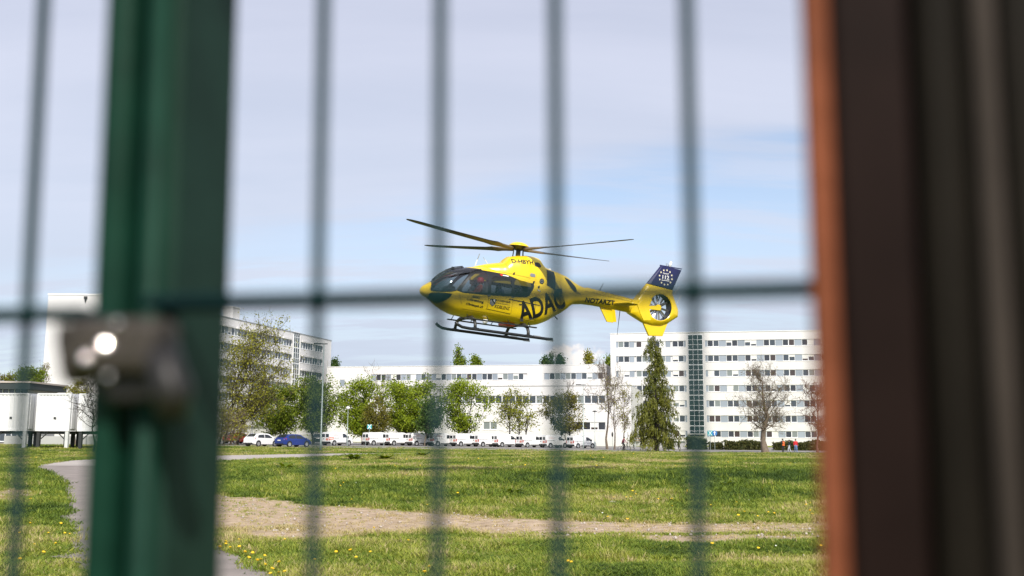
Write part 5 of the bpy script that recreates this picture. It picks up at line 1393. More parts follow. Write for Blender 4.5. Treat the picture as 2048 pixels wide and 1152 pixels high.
    patch('service_flap', [(-.57, -1.40), (-.70, -1.42), (-.71, -1.47), (-.57, -1.45)], 'black')
    patch('service_flap', [(-.585, -1.41), (-.69, -1.43), (-.695, -1.46), (-.585, -1.44)], 'white', off=.01)
    patch('drain_disc', [(-.62 + .07 * math.cos(a), -1.58 + .07 * math.sin(a)) for a in np.linspace(0, 6.1, 14)], 'gold')
    for q in ((-.50, -.9, -.51, -1.32), (-1.5, -.95, -1.62, -1.9)): patch('panel_seam', [(q[0], q[1]), (q[0] - .012, q[1]), (q[2] - .012, q[3]), (q[2], q[3])], 'gold')
    patch('intake_cheek', [(.63, -.62), (.57, -.60), (.52, -.84), (.60, -.80)], 'gold', off=.01, rnd=1)
    boom = [o for o in root.children if o.name.startswith('tail_boom')][0]
    letters('NOTARZT', -3.40, -1.425, 1.26, .185, rad(2.5), bold=.042, fy=boom_y, parent=boom)
    patch('boom_seam', [(-2.7, -1.13), (-4.85, -1.24), (-4.85, -1.25), (-2.7, -1.142)], 'greyblack', boom_y, parent=boom)
    # fin, shrouded tail rotor
    C0 = (-6.05, -1.29); RI = .505
    outl = [(-4.80, -1.66), (-4.80, -1.16), (-5.02, -1.13), (-5.455, -.445), (-6.63, -.53), (-6.645, -.70), (-6.70, -.80), (-6.95, -1.22), (-6.985, -1.35), (-6.975, -1.53), (-6.55, -1.84), (-6.2, -1.985), (-5.8, -2.01), (-5.45, -1.955), (-5.12, -1.81)]
    def ray_out(a):
        dx, dz = math.cos(a), math.sin(a); best = None
        for (x0, z0), (x1, z1) in zip(outl, outl[1:] + outl[:1]):
            ex, ez = x1 - x0, z1 - z0; den = dx * ez - dz * ex
            if abs(den) < 1e-9: continue
            t = ((x0 - C0[0]) * ez - (z0 - C0[1]) * ex) / den; u = ((x0 - C0[0]) * dz - (z0 - C0[1]) * dx) / den
            if t > 0 and -1e-6 <= u <= 1 + 1e-6: best = t if best is None else max(best, t)
        return best
    angs = sorted(list(np.linspace(0, 2 * math.pi, 96, endpoint=False)) + [math.atan2(z - C0[1], x - C0[0]) % (2 * math.pi) for x, z in outl])
    n = len(angs); V = []; F = []
    prof = [(0, .20), (.10, .215), (.35, .19), (.7, .13), (.93, .075), (1.0, .03)]
    for a in angs:
        ro = ray_out(a); wide = .2 * max(0, math.cos(a)) ** 4
        for sgn in (1, -1):
            for t, th in prof: V.append((C0[0] + math.cos(a) * (RI + (ro - RI) * t), sgn * (th + wide * t * .8), C0[1] + math.sin(a) * (RI + (ro - RI) * t)))
    m = len(prof)
    for i in range(n):
        j = (i + 1) % n
        for s in (0, 1):
            for q in range(m - 1):
                A, B = i * 2 * m + s * m + q, j * 2 * m + s * m + q
                F.append((A, B, B + 1, A + 1) if s else (A, A + 1, B + 1, B))
        F.append((i * 2 * m + m - 1, i * 2 * m + 2 * m - 1, j * 2 * m + 2 * m - 1, j * 2 * m + m - 1))
    fin = MB().add(V, F).build('tail_fin', M['yellow'], root); split_smooth(fin, 40)
    MB().lathe([(RI, -.205), (RI, .205)], 48, 'y', (C0[0], 0, C0[1])).f
    d = MB(); V = []; F = []
    for kk in range(48):
        a = 2 * math.pi * kk / 48; V += [(C0[0] + RI * math.cos(a), -.2, C0[1] + RI * math.sin(a)), (C0[0] + RI * math.cos(a), .2, C0[1] + RI * math.sin(a))]
    for kk in range(48): k2 = (kk + 1) % 48; F.append((2 * kk, 2 * k2, 2 * k2 + 1, 2 * kk + 1))
    duct = d.add(V, F).build('fan_duct', M['black'], root, True)
    for kk in range(10):
        a = 2 * math.pi * kk / 10 + .12 + .05 * math.sin(kk * 2.7)
        bl = MB(); bl.box(.10, RI - .015, -.012, .012, -.04, .04)
        o = bl.build('fan_blade', M['steel'], root); o.matrix_local = Matrix.Translation((C0[0], .03, C0[1])) @ Matrix.Rotation(-a, 4, 'Y') @ Matrix.Rotation(rad(28), 4, 'X')
    for kk in range(9):
        a = 2 * math.pi * kk / 9 + .3
        MB().tube([(C0[0] + .1 * math.cos(a), -.10, C0[1] + .1 * math.sin(a)), (C0[0] + RI * math.cos(a + .12), -.10, C0[1] + RI * math.sin(a + .12))], .016, 5).build('stator_vane', M['black'], root)
    MB().lathe([(.03, .16), (.09, .14), (.12, .06), (.12, -.14)], 20, 'y', (C0[0], 0, C0[1])).build('fan_hub', M['yellow'], root, True)
    MB().prism([(-5.52, -1.30), (-6.0, -1.23), (-6.10, -1.28), (-6.08, -1.40), (-5.56, -1.42)], .13, .185).build('stator_bar', M['yellow'], root)
    tip = [(-5.455, -.445), (-6.01, .335), (-6.10, .36), (-6.95, .30), (-6.63, -.53)]
    ftip = MB()
    nP = len(tip); ctr = (sum(q[0] for q in tip) / nP, sum(q[1] for q in tip) / nP)
    ring0 = [(x, z) for x, z in tip]; ring1 = [(ctr[0] + (x - ctr[0]) * .82, ctr[1] + (z - ctr[1]) * .97) for x, z in tip]
    V = [(x, .03, z) for x, z in ring0] + [(x, .075, z) for x, z in ring1] + [(x, -.03, z) for x, z in ring0] + [(x, -.075, z) for x, z in ring1]
    F = [(i, (i + 1) % nP, nP + (i + 1) % nP, nP + i) for i in range(nP)] + [tuple(range(nP, 2 * nP))] + [(2 * nP + (i + 1) % nP, 2 * nP + i, 3 * nP + i, 3 * nP + (i + 1) % nP) for i in range(nP)] + [tuple(range(4 * nP - 1, 3 * nP - 1, -1))] + [(i, 2 * nP + i, 2 * nP + (i + 1) % nP, (i + 1) % nP) for i in range(nP)]
    fo = ftip.add(V, F).build('fin_tip', M['blue'], root)
    fy_t = lambda x, z: .079
    for kk in range(12):
        a = 2 * math.pi * kk / 12 + .1; sx_, sz_ = -6.24 + .285 * math.cos(a), -.09 + .285 * math.sin(a)
        P_ = []
        for q in range(10):
            r = .052 if q % 2 == 0 else .021; w = math.pi / 2 + q * math.pi / 5; P_.append((sx_ + r * math.cos(w), sz_ + r * math.sin(w)))
        decal('star', [(sx_, sz_)] + P_, [(0, 1 + q, 1 + (q + 1) % 10) for q in range(10)], 'cream', fy_t, .004, fo)
    letters('112', -6.24, -.09, .31, .155, rad(2), 'white', fy_t, bold=.03, parent=fo)
    letters('Notruf', -6.23, .06, .25, .065, rad(2), 'white', fy_t, bold=.02, parent=fo)
    patch('underline', [(-6.06, -.205), (-6.42, -.195), (-6.42, -.222), (-6.06, -.232)], 'white', fy_t, parent=fo)
    MB().box(-6.98, -5.98, -.02, .02, .335, .37).build('fin_cap', M['blue'], root)
    MB().tube([(-6.42, 0, .35), (-6.47, 0, .56)], [.055, .05], 8).build('beacon', M['white'], root, True)
    MB().tube([(-6.28, 0, .36), (-6.25, 0, .46), (-6.33, 0, .46), (-6.36, 0, .36)], .012, 5).build('antenna_loop', M['steel'], root)
    for z in (-.72, -1.02): MB().tube([(-6.72 - (.18 if z < -.9 else 0), 0, z), (-6.95 - (.12 if z < -.9 else 0), 0, z + .38)], .010, 4).build('static_wick', M['white'], root)
    low = [(-5.45, -1.95), (-6.55, -1.83), (-6.37, -2.36), (-5.76, -2.42)]
    MB().prism(low, -.05, .05).build('bumper_fin', M['yellow'], root, bevel=.02)
    fl = lambda x, z: .235
    patch('flag_stripe', [(-5.32, -1.09), (-5.58, -1.095), (-5.58, -1.14), (-5.32, -1.135)], 'black', fl, parent=fin); patch('flag_stripe', [(-5.32, -1.135), (-5.58, -1.14), (-5.58, -1.19), (-5.32, -1.185)], 'red', fl, parent=fin); patch('flag_stripe', [(-5.32, -1.185), (-5.58, -1.19), (-5.58, -1.235), (-5.32, -1.23)], 'gold', fl, parent=fin)
    # tailplane with end plates
    st = MB(); ny = 13
    prof = [(-3.98, 0), (-4.08, .035), (-4.3, .045), (-4.55, .02), (-4.68, 0), (-4.55, -.015), (-4.3, -.03), (-4.08, -.025)]
    V = [(x, y, -1.42 + z) for y in (-1.28, 1.28) for x, z in prof]; q = len(prof)
    MB().add(V, [tuple(range(q)), tuple(range(2 * q - 1, q - 1, -1))] + [(i, q + i, q + (i + 1) % q, (i + 1) % q) for i in range(q)]).build('tailplane', M['yellow'], root, True)
    ep = [(-4.40, -1.47), (-4.62, -1.19), (-5.0, -1.17), (-4.90, -1.43), (-5.03, -1.95), (-4.72, -2.0), (-4.56, -1.78)]
    for s in (-1, 1): MB().prism(ep, s * 1.28 - .02, s * 1.28 + .02).build('end_plate', M['yellow'], root, bevel=.012)
    MB().prism([(-3.52, -1.58), (-4.05, -1.60), (-4.17, -2.12), (-3.90, -2.12)], -.03, .03).build('ventral_fin', M['yellow'], root, bevel=.01)
    MB().tube([(-3.45, 0, -1.03), (-3.60, 0, -.70)], [.014, .008], 5).build('whip_antenna', M['dark_steel'], root)
    MB().tube([(-4.42, 0, -1.62), (-4.40, 0, -2.56)], [.016, .007], 5).build('whip_antenna', M['dark_steel'], root)
    MB().tube([(1.62, .05, -.82), (1.50, .05, -.38)], [.02, .014], 5).build('roof_antenna', M['white'], root)
    MB().tube([(1.15, .0, -.66), (1.33, .0, -.48)], [.012, .008], 5).build('roof_antenna', M['white'], root)
    MB().lathe([(.06, -.62), (.07, -.54), (.04, -.48)], 10, 'z', (-1.32, 0, 0)).build('beacon', M['white'], root, True)
    # mast and rotor
    MB().tube([(0, 0, -.30), (0, 0, .12)], .085, 12).build('mast', M['dark_steel'], root, True)
    for a in (0.4, 1.97, 3.54, 5.11):
        MB().tube([(.26 * math.cos(a), .26 * math.sin(a), -.24), (.23 * math.cos(a), .23 * math.sin(a), .06)], .022, 6).build('pitch_link', M['dark_steel'], root)
    MB().lathe([(.12, -.02), (.26, .05), (.34, .10), (.40, .12)], 20).build('hub_plate', M['black'], root, True)
    MB().lathe([(.375, .115), (.36, .16), (.27, .23), (.15, .27), (.02, .28)], 28).build('hub_cap', M['yellow'], root, True)
    for az, el in ((19.5, 1.0), (113.3, 2.6), (201.4, 5.1), (293.6, 2.9)):
        V = []; F = []; k = 8
        for r in np.r_[np.linspace(.30, 1.0, 6), np.linspace(1.2, 5.02, 22), 5.09, 5.11]:
            ch = np.interp(r, [.3, .5, .8, 1.15, 1.5, 4.6, 5.0, 5.11], [.075, .085, .10, .20, .15, .145, .11, .04])
            th = np.interp(r, [.3, .8, 1.15, 1.6, 5.1], [.06, .05, .03, .02, .010])
            pt = np.interp(r, [.3, 1.2, 5.1], [rad(24), rad(18), rad(6)]); zz = .02 + .0022 * r * r - .011 * r
            for i in range(k):
                a = 2 * math.pi * i / k; y, z = ch * math.cos(a), th * math.sin(a)
                V.append((r, y * math.cos(pt) - z * math.sin(pt), zz + y * math.sin(pt) + z * math.cos(pt)))
        nr = len(V) // k
        for i in range(nr - 1):
            for j in range(k): F.append((i * k + j, (i + 1) * k + j, (i + 1) * k + (j + 1) % k, i * k + (j + 1) % k))
        F += [tuple(range(k)), tuple((nr - 1) * k + j for j in range(k))[::-1]]
        o = MB().add(V, F, 0); o.m = [1 if min(V[q][0] for q in f) < 1.15 else 0 for f in o.f]
        ob = o.build('rotor_blade', [M['blade'], M['cuff']], root, True)
        ob.matrix_local = Matrix.Rotation(rad(az), 4, 'Z') @ Matrix.Rotation(rad(-el), 4, 'Y')
    # skids
    for s in (-1, 1):
        MB().tube([(2.46, s, -2.97), (2.36, s, -3.05), (2.20, s, -3.11), (1.95, s, -3.125), (-1.05, s, -3.125), (-1.25, s, -3.11)], .052, 10).build('skid', M['black'], root, True)
        for x in (1.72, -.30):
            MB().tube([(x, s, -3.10), (x, s * .96, -2.95), (x, s * .84, -2.80), (x, s * .55, -2.72), (x, 0, -2.70)], [.058, .055, .06, .07, .07], 10).build('cross_tube', M['greyblack'], root, True)
            MB().lathe([(.075, -3.16), (.075, -3.06)], 10, 'z', (x, s, 0)).box(x - .12, x + .12, s - .06, s + .06, -3.15, -3.07).build('skid_clamp', M['black'], root)
        MB().box(-.62, 2.08, s * .90 - .07, s * .90 + .07, -2.80, -2.755).build('step_board', M['black'], root, bevel=.01)
        for x in (-.4, .4, 1.2, 1.95): MB().tube([(x, s * .88, -2.78), (x, s * .66, -2.62)], .015, 5).build('step_bracket', M['black'], root)
        MB().box(-1.28, -1.02, s - .03, s + .03, -3.19, -3.13).box(-.75, -.5, s - .05, s + .05, -3.09, -3.06).build('skid_shoe', M['steel'], root)
    MB().box(-.05, .38, -.25, .35, -2.80, -2.70).build('belly_light', M['red'], root, bevel=.03)
    MB().lathe([(.05, -2.86), (.09, -2.80), (.09, -2.70)], 12, 'z', (1.15, .42, 0)).build('landing_light', M['white'], root, True)
    MB().lathe([(.04, -2.80), (.06, -2.72)], 10, 'z', (1.62, .35, 0)).build('landing_light', M['white'], root, True)
    MB().tube([(-1.65, .1, -2.18), (-1.80, .1, -2.30)], .02, 5).build('tie_down', M['black'], root)
    # cabin
    MB().box(-.55, 2.15, -.58, .58, -2.42, -2.36).build('cabin_floor', M['cockpit'], root)
    MB().box(-.62, -.55, -.62, .62, -2.42, -1.0).build('bulkhead', M['cockpit_light'], root)
    MB().prism([(2.30, -2.3), (2.52, -2.3), (2.66, -1.86), (2.52, -1.66), (2.38, -1.72)], -.38, .38).build('instrument_panel', M['plastic'], root, bevel=.03)
    MB().box(1.0, 1.5, -.08, .08, -2.36, -2.0).build('centre_console', M['plastic'], root)
    for s in (-1, 1):
        sr = empty('seat', loc=(0, 0, 0)); sr.parent = root
        MB().box(1.32, 1.80, s * .36 - .22, s * .36 + .22, -2.22, -2.08).build('seat_cushion', M['cockpit'], sr, bevel=.04)
        MB().prism([(1.36, -2.08), (1.24, -1.28), (1.14, -1.28), (1.24, -2.08)], s * .36 - .22, s * .36 + .22).build('seat_back', M['cockpit_light'], sr, bevel=.03)
    sr = empty('rear_seat', loc=(0, 0, 0)); sr.parent = root
    MB().box(-.35, .1, -.5, .5, -2.2, -2.06).build('seat_cushion', M['cockpit'], sr, bevel=.04)
    MB().prism([(-.35, -2.06), (-.45, -1.3), (-.54, -1.3), (-.45, -2.06)], -.5, .5).build('seat_back', M['cockpit_light'], sr, bevel=.03)
    sit = dict(pelvis=(0, 0, .10), spine=(-.03, 0, .28), chest=(-.05, 0, .46), neck=(-.04, 0, .60), head=(-.01, 0, .70), crown=(-.005, 0, .81), shl=(-.04, .19, .52), shr=(-.04, -.19, .52), ell=(.08, .24, .28), elr=(.08, -.24, .28), wrl=(.34, .18, .26), wrr=(.32, -.12, .24), hal=(.43, .17, .29), har=(.41, -.10, .27),
               hil=(.03, .1, .07), hir=(.03, -.1, .07), knl=(.46, .13, .12), knr=(.46, -.13, .12), anl=(.60, .13, -.24), anr=(.60, -.13, -.24), tol=(.76, .13, -.22), tor=(.76, -.13, -.22))
    T = Matrix.Translation
    person('pilot in a red suit and red helmet at the front door window', MW @ T((1.50, .36, -2.08)), sit, 'flight_red', 'flight_red', helmet='red', scale=.95)
    person('second crew member in white at the far side behind the windscreen', MW @ T((1.50, -.36, -2.08)), sit, 'crew_white', 'flight_red', helmet='white', scale=.95)
    person('crew member in blue behind the middle cabin window', MW @ T((.62, .25, -2.1)) @ Matrix.Rotation(math.pi, 4, 'Z'), sit, 'medic_blue', 'medic_blue', scale=.95)
build_heli()

# ------------------------------------------------------------------ fence, gate and lock in front of the camera
FPSI = rad(11.56); FZ0 = 0.385; LEAN = rad(-2.0)     # the old gate leans towards the camera slightly
fd = Vector((math.cos(FPSI), -math.sin(FPSI), 0)); fn = Vector((math.sin(FPSI), math.cos(FPSI), 0))
def fs(px, py, off=0.0):        # photo point -> (s along the fence, z) on the plane off metres behind the fence plane
    p0 = Vector((0, FZ0, 0)) + fn * off; r = ray(px, py); t = (p0 - EYE).dot(fn) / r.dot(fn); w = EYE + r * t
    return (w - Vector((0, FZ0, 0))).dot(fd), w.z
def fence_root(name, label, cat, px):
    s = fs(px, 576)[0]; p = Vector((0, FZ0, 0)) + fd * s
    e = empty(name, label, cat, (p.x, p.y, 0.0), -FPSI); q = fn * (-1.6 * math.tan(LEAN)); e.location = (p.x + q.x, p.y + q.y, 0); e.rotation_euler = (-LEAN, 0, -FPSI); return e, s
def foreground():
    # wire mesh infill of the gate
    zr = fs(640, 597)[1]
    root, s0 = fence_root('wire_gate_panel', 'green double wire mesh panel between the green post and the rusty post', 'fence panel', 640)
    sa, sb = fs(446, 576)[0] - s0, fs(1640, 576)[0] - s0
    for px in (640, 880, 1115, 1386):
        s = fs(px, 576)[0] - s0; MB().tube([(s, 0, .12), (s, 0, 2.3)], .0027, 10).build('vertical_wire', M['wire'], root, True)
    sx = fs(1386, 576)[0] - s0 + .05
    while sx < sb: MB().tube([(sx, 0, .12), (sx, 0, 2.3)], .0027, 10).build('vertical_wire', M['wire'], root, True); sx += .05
    zz = zr - 0.2 * 7
    while zz < 2.3:
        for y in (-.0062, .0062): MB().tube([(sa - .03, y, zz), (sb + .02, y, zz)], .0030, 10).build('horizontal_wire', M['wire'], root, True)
        zz += .2
    rootl, s1 = fence_root('wire_fence_panel', 'green double wire mesh panel at the left picture edge', 'fence panel', 75)
    for k in range(16):
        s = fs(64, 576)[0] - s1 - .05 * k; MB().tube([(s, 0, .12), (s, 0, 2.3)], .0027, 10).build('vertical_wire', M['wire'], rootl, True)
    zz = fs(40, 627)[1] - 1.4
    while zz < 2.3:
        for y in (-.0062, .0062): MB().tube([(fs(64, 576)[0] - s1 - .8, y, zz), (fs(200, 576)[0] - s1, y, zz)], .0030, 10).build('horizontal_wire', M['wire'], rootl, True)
        zz += .2
    # green post: fence post and gate stile side by side
    def upright(name, label, cat, xa, xb, off, depth, m, r=.006):
        rt, s = fence_root(name, label, cat, xa)
        w = fs(xb, 576, off)[0] - fs(xa, 576, off)[0]; x0 = fs(xa, 576, off)[0] - s
        MB().box(x0, x0 + w, off, off + depth, 0.0, 2.35).build('tube', M[m], rt, bevel=r)
        MB().box(x0 + .002, x0 + w - .002, off + .002, off + depth - .002, 2.35, 2.36).build('cap', M['dark_steel'], rt)
        return rt, x0, w
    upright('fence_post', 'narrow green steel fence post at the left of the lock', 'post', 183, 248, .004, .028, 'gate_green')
    rt, x0, w = upright('gate_stile', 'broad dark green gate stile carrying the lock', 'gate frame', 297, 352, .008, .052, 'gate_green_shade', .003)
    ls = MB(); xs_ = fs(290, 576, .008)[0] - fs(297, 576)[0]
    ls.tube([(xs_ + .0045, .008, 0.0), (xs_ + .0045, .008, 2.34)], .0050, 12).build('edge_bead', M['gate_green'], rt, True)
    rb, x1, w1 = upright('stop_bar', 'dark green stop bar in the gap between fence post and gate stile', 'bar', 246, 312, .034, .012, 'gate_green_shade', .001)
    # lock with keeper, bolts and key cylinder
    lr, sl = fence_root('gate_lock', 'worn grey metal gate lock with two shining bolt heads on the green post', 'lock', 230)
    Lp = lambda px, py, off=-.02: (lambda q: (q[0] - sl, q[1]))(fs(px, py, off))
    def lbox(nm, a, b, o0, o1, m, r=.003):
        (xa, za), (xb, zb) = Lp(*a, o0), Lp(*b, o0); MB().box(xa, xb, o0, o1, zb, za).build(nm, M[m], lr, bevel=r)
    lbox('case', (128, 628), (312, 738), -.020, .002, 'lock', .005)
    lbox('keeper', (112, 640), (178, 700), -.012, .006, 'lock_dark', .003)
    P_ = [Lp(*q, -.012) for q in ((112, 640), (180, 640), (180, 720), (128, 768), (116, 730))]
    MB().prism(P_, -.012, .004).build('keeper_hook', M['lock'], lr, bevel=.002)
    for (px, py), r, R_ in (((207, 679), .0024, .0125), ((168, 705), .0020, .0056), ((232, 636), .0014, .0026), ((212, 742), .0014, .0024)):
        x, z = Lp(px, py, -.024); b_ = MB(); V = [(r * 1.05, .003)]
        for t in np.linspace(1, .04, 9): V.append((r * t, -(math.sqrt(R_ * R_ - (r * t) ** 2) - math.sqrt(R_ * R_ - r * r))))
        o = b_.lathe(V, 32, 'y').build('bolt_head', M['chrome'], lr, True); o.location = (x, -.0215, z)
        hv = (SUNDIR + (EYE - at(px, py, .40)).normalized()).normalized()      # domes are shaped and aimed to glint the sun into the camera
        o.rotation_euler = (Matrix.Rotation(FPSI, 3, 'Z') @ hv).to_track_quat('-Y', 'Z').to_euler()
    x, z = Lp(318, 742, -.02); MB().tube([(x - .002, -.012, z + .010), (x + .006, -.026, z + .004), (x + .012, -.028, z - .006), (x + .010, -.026, z - .016)], [.006, .007, .007, .0055], 12).build('handle', M['lock_dark'], lr, True)
    x, z = Lp(270, 770, -.014); MB().prism([(x - .022, z + .006), (x + .016, z + .006), (x + .012, z - .004), (x - .014, z - .006)], -.010, .004).build('lower_plate', M['lock_dark'], lr, bevel=.002)
    # right hand side: sunlit post face as a separate bar, shaded front, neighbouring posts
    upright('lit_post_face', 'sunlit rust red face of the brown post, built as its own bar', 'post', 1625, 1682, -.020, .012, 'rust', .0015)
    upright('brown_post', 'wide brown steel post with a shaded front right of the rust red face', 'post', 1683, 1835, -.024, .04, 'brown', .002)
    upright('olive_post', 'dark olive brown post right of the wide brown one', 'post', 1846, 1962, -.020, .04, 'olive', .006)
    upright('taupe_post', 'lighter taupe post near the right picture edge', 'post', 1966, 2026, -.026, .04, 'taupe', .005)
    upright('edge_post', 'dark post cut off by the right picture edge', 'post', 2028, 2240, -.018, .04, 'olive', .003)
foreground()

# ------------------------------------------------------------------ meadow plants
def grass():
    rng = np.random.default_rng(4)
    gm = bpy.data.materials.new('grass_blade'); gm.use_nodes = True; nt = gm.node_tree; nt.nodes.clear(); N = nt.nodes; L = nt.links
    out = N.new('ShaderNodeOutputMaterial')
    def attr(n):
        a = N.new('ShaderNodeAttribute'); a.attribute_name = n; a.attribute_type = 'INSTANCER'; return a.outputs['Fac']
    def ramp(f, *st):
        r = N.new('ShaderNodeValToRGB'); L.new(f, r.inputs[0])
        while len(r.color_ramp.elements) < len(st): r.color_ramp.elements.new(0.5)
        for e, (p, c) in zip(r.color_ramp.elements, st): e.position = p; e.color = (*c, 1)
        return r.outputs[0]
    g = ramp(attr('hue'), (0.0, (0.050, 0.092, 0.013)), (0.40, (0.185, 0.262, 0.030)), (0.72, (0.36, 0.39, 0.056)), (1.0, (0.56, 0.46, 0.23)))
    d = N.new('ShaderNodeBsdfPrincipled'); d.inputs['Roughness'].default_value = 0.6; d.inputs['Specular IOR Level'].default_value = 0.25; L.new(g, d.inputs['Base Color'])
    t = N.new('ShaderNodeBsdfTranslucent'); L.new(g, t.inputs[0])
    ms = N.new('ShaderNodeMixShader'); ms.inputs[0].default_value = 0.35; L.new(d.outputs[0], ms.inputs[1]); L.new(t.outputs[0], ms.inputs[2]); L.new(ms.outputs[0], out.inputs[0])
    protos = []
    for q in range(4):
        V = []; F = []; nb = 13
        for k in range(nb):
            a = rng.random() * 6.28; r0 = rng.random() ** .5 * .09; x, y = r0 * math.cos(a), r0 * math.sin(a); h = .05 + .08 * rng.random(); ln = h * (.25 + .9 * rng.random()); b = rng.random() * 6.28; w = .0045 + .003 * rng.random()
            lx, ly_ = math.cos(b), math.sin(b); i = len(V)
            V += [(x - ly_ * w, y + lx * w, -.01), (x + ly_ * w, y - lx * w, -.01), (x + lx * ln * .4 + ly_ * w * .8, y + ly_ * ln * .4 - lx * w * .8, h * .62), (x + lx * ln * .4 - ly_ * w * .8, y + ly_ * ln * .4 + lx * w * .8, h * .62), (x + lx * ln, y + ly_ * ln, h)]
            F += [(i, i + 1, i + 2, i + 3), (i + 3, i + 2, i + 4)]
        me = bpy.data.meshes.new('grass_tuft'); me.from_pydata(V, [], F); me.materials.append(gm)
        protos.append(bpy.data.objects.new('grass_tuft', me))
    n = 260000
    y = 8.0 * (125 / 8.0) ** rng.random(n)
    x = (rng.random(n) * 2 - 1) * (y * 0.56 + 1.6)
    sm = straw_mask(x, y); lm = shade_band_mask(x, y); pdist = path_dist(x, y)
    keep = (pdist > -0.04 + 0.12 * rng.normal(size=n)) & (rng.random(n) > sm * 0.90) & (~((y > 115.8) & (y < 122) & (x < 16)))
    x, y, sm, lm, pdist = (q[keep] for q in (x, y, sm, lm, pdist)); n = len(x)
    patch_ = n3(x, y * .7, 0.28, 21.0); fine = n3(x, y, 1.1, 33.0)
    big = 0.62 + y / 34.0
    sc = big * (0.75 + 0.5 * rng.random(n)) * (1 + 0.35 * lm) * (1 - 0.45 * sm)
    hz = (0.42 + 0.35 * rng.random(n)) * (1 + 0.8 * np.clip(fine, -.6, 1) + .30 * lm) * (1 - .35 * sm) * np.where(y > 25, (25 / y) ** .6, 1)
    hue = 0.50 + 0.55 * patch_ + 0.38 * fine + rng.normal(size=n) * 0.17 - 0.29 * lm + 0.42 * sm + 0.10 * smoothstep(y, 22, 10)  # tufts take a darker hue inside the painted shade band
    hue = np.where(rng.random(n) < .05, hue + .3, hue)
    V = np.c_[x, y, zt(x, y) + n3(x, y, 0.9, 2.0) * 0.035]
    me = bpy.data.meshes.new('grass'); me.vertices.add(n); me.vertices.foreach_set('co', V.astype(np.float32).ravel())
    for nm, arr in (('hue', np.clip(hue, 0, 1)), ('sc', sc), ('hz', hz), ('rz', rng.random(n) * 6.28)):
        a = me.attributes.new(nm, 'FLOAT', 'POINT'); a.data.foreach_set('value', arr.astype(np.float32))
    a = me.attributes.new('pick', 'INT', 'POINT'); a.data.foreach_set('value', rng.integers(0, 4, n).astype(np.int32))
    me.update(); me.materials.append(gm)
    o = link('grass', me); tag(o, 'short meadow grass covering the field', 'grass', kind='stuff')
    ng = bpy.data.node_groups.new('grass_scatter', 'GeometryNodeTree')
    ng.interface.new_socket('Geometry', in_out='INPUT', socket_type='NodeSocketGeometry'); ng.interface.new_socket('Geometry', in_out='OUTPUT', socket_type='NodeSocketGeometry')
    gi = ng.nodes.new('NodeGroupInput'); go = ng.nodes.new('NodeGroupOutput'); ip = ng.nodes.new('GeometryNodeInstanceOnPoints'); g2i = ng.nodes.new('GeometryNodeGeometryToInstance')
    for p in protos[::-1]:
        oi = ng.nodes.new('GeometryNodeObjectInfo'); oi.inputs['Object'].default_value = p; oi.inputs['As Instance'].default_value = True
        ng.links.new(oi.outputs['Geometry'], g2i.inputs[0])
    def na(nm, ty='FLOAT'):
        q = ng.nodes.new('GeometryNodeInputNamedAttribute'); q.data_type = ty; q.inputs['Name'].default_value = nm; return q.outputs['Attribute']
    m2p = ng.nodes.new('GeometryNodeMeshToPoints'); ng.links.new(gi.outputs[0], m2p.inputs['Mesh'])
    ng.links.new(m2p.outputs[0], ip.inputs['Points']); ng.links.new(g2i.outputs[0], ip.inputs['Instance']); ip.inputs['Pick Instance'].default_value = True
    ng.links.new(na('pick', 'INT'), ip.inputs['Instance Index'])
    c1 = ng.nodes.new('ShaderNodeCombineXYZ'); ng.links.new(na('rz'), c1.inputs[2]); ng.links.new(c1.outputs[0], ip.inputs['Rotation'])
    c2 = ng.nodes.new('ShaderNodeCombineXYZ'); s_ = na('sc'); ng.links.new(s_, c2.inputs[0]); ng.links.new(s_, c2.inputs[1])
    mu = ng.nodes.new('ShaderNodeMath'); mu.operation = 'MULTIPLY'; ng.links.new(s_, mu.inputs[0]); ng.links.new(na('hz'), mu.inputs[1]); ng.links.new(mu.outputs[0], c2.inputs[2])
    ng.links.new(c2.outputs[0], ip.inputs['Scale']); ng.links.new(ip.outputs[0], go.inputs[0])
    md = o.modifiers.new('scatter', 'NODES'); md.node_group = ng
grass()

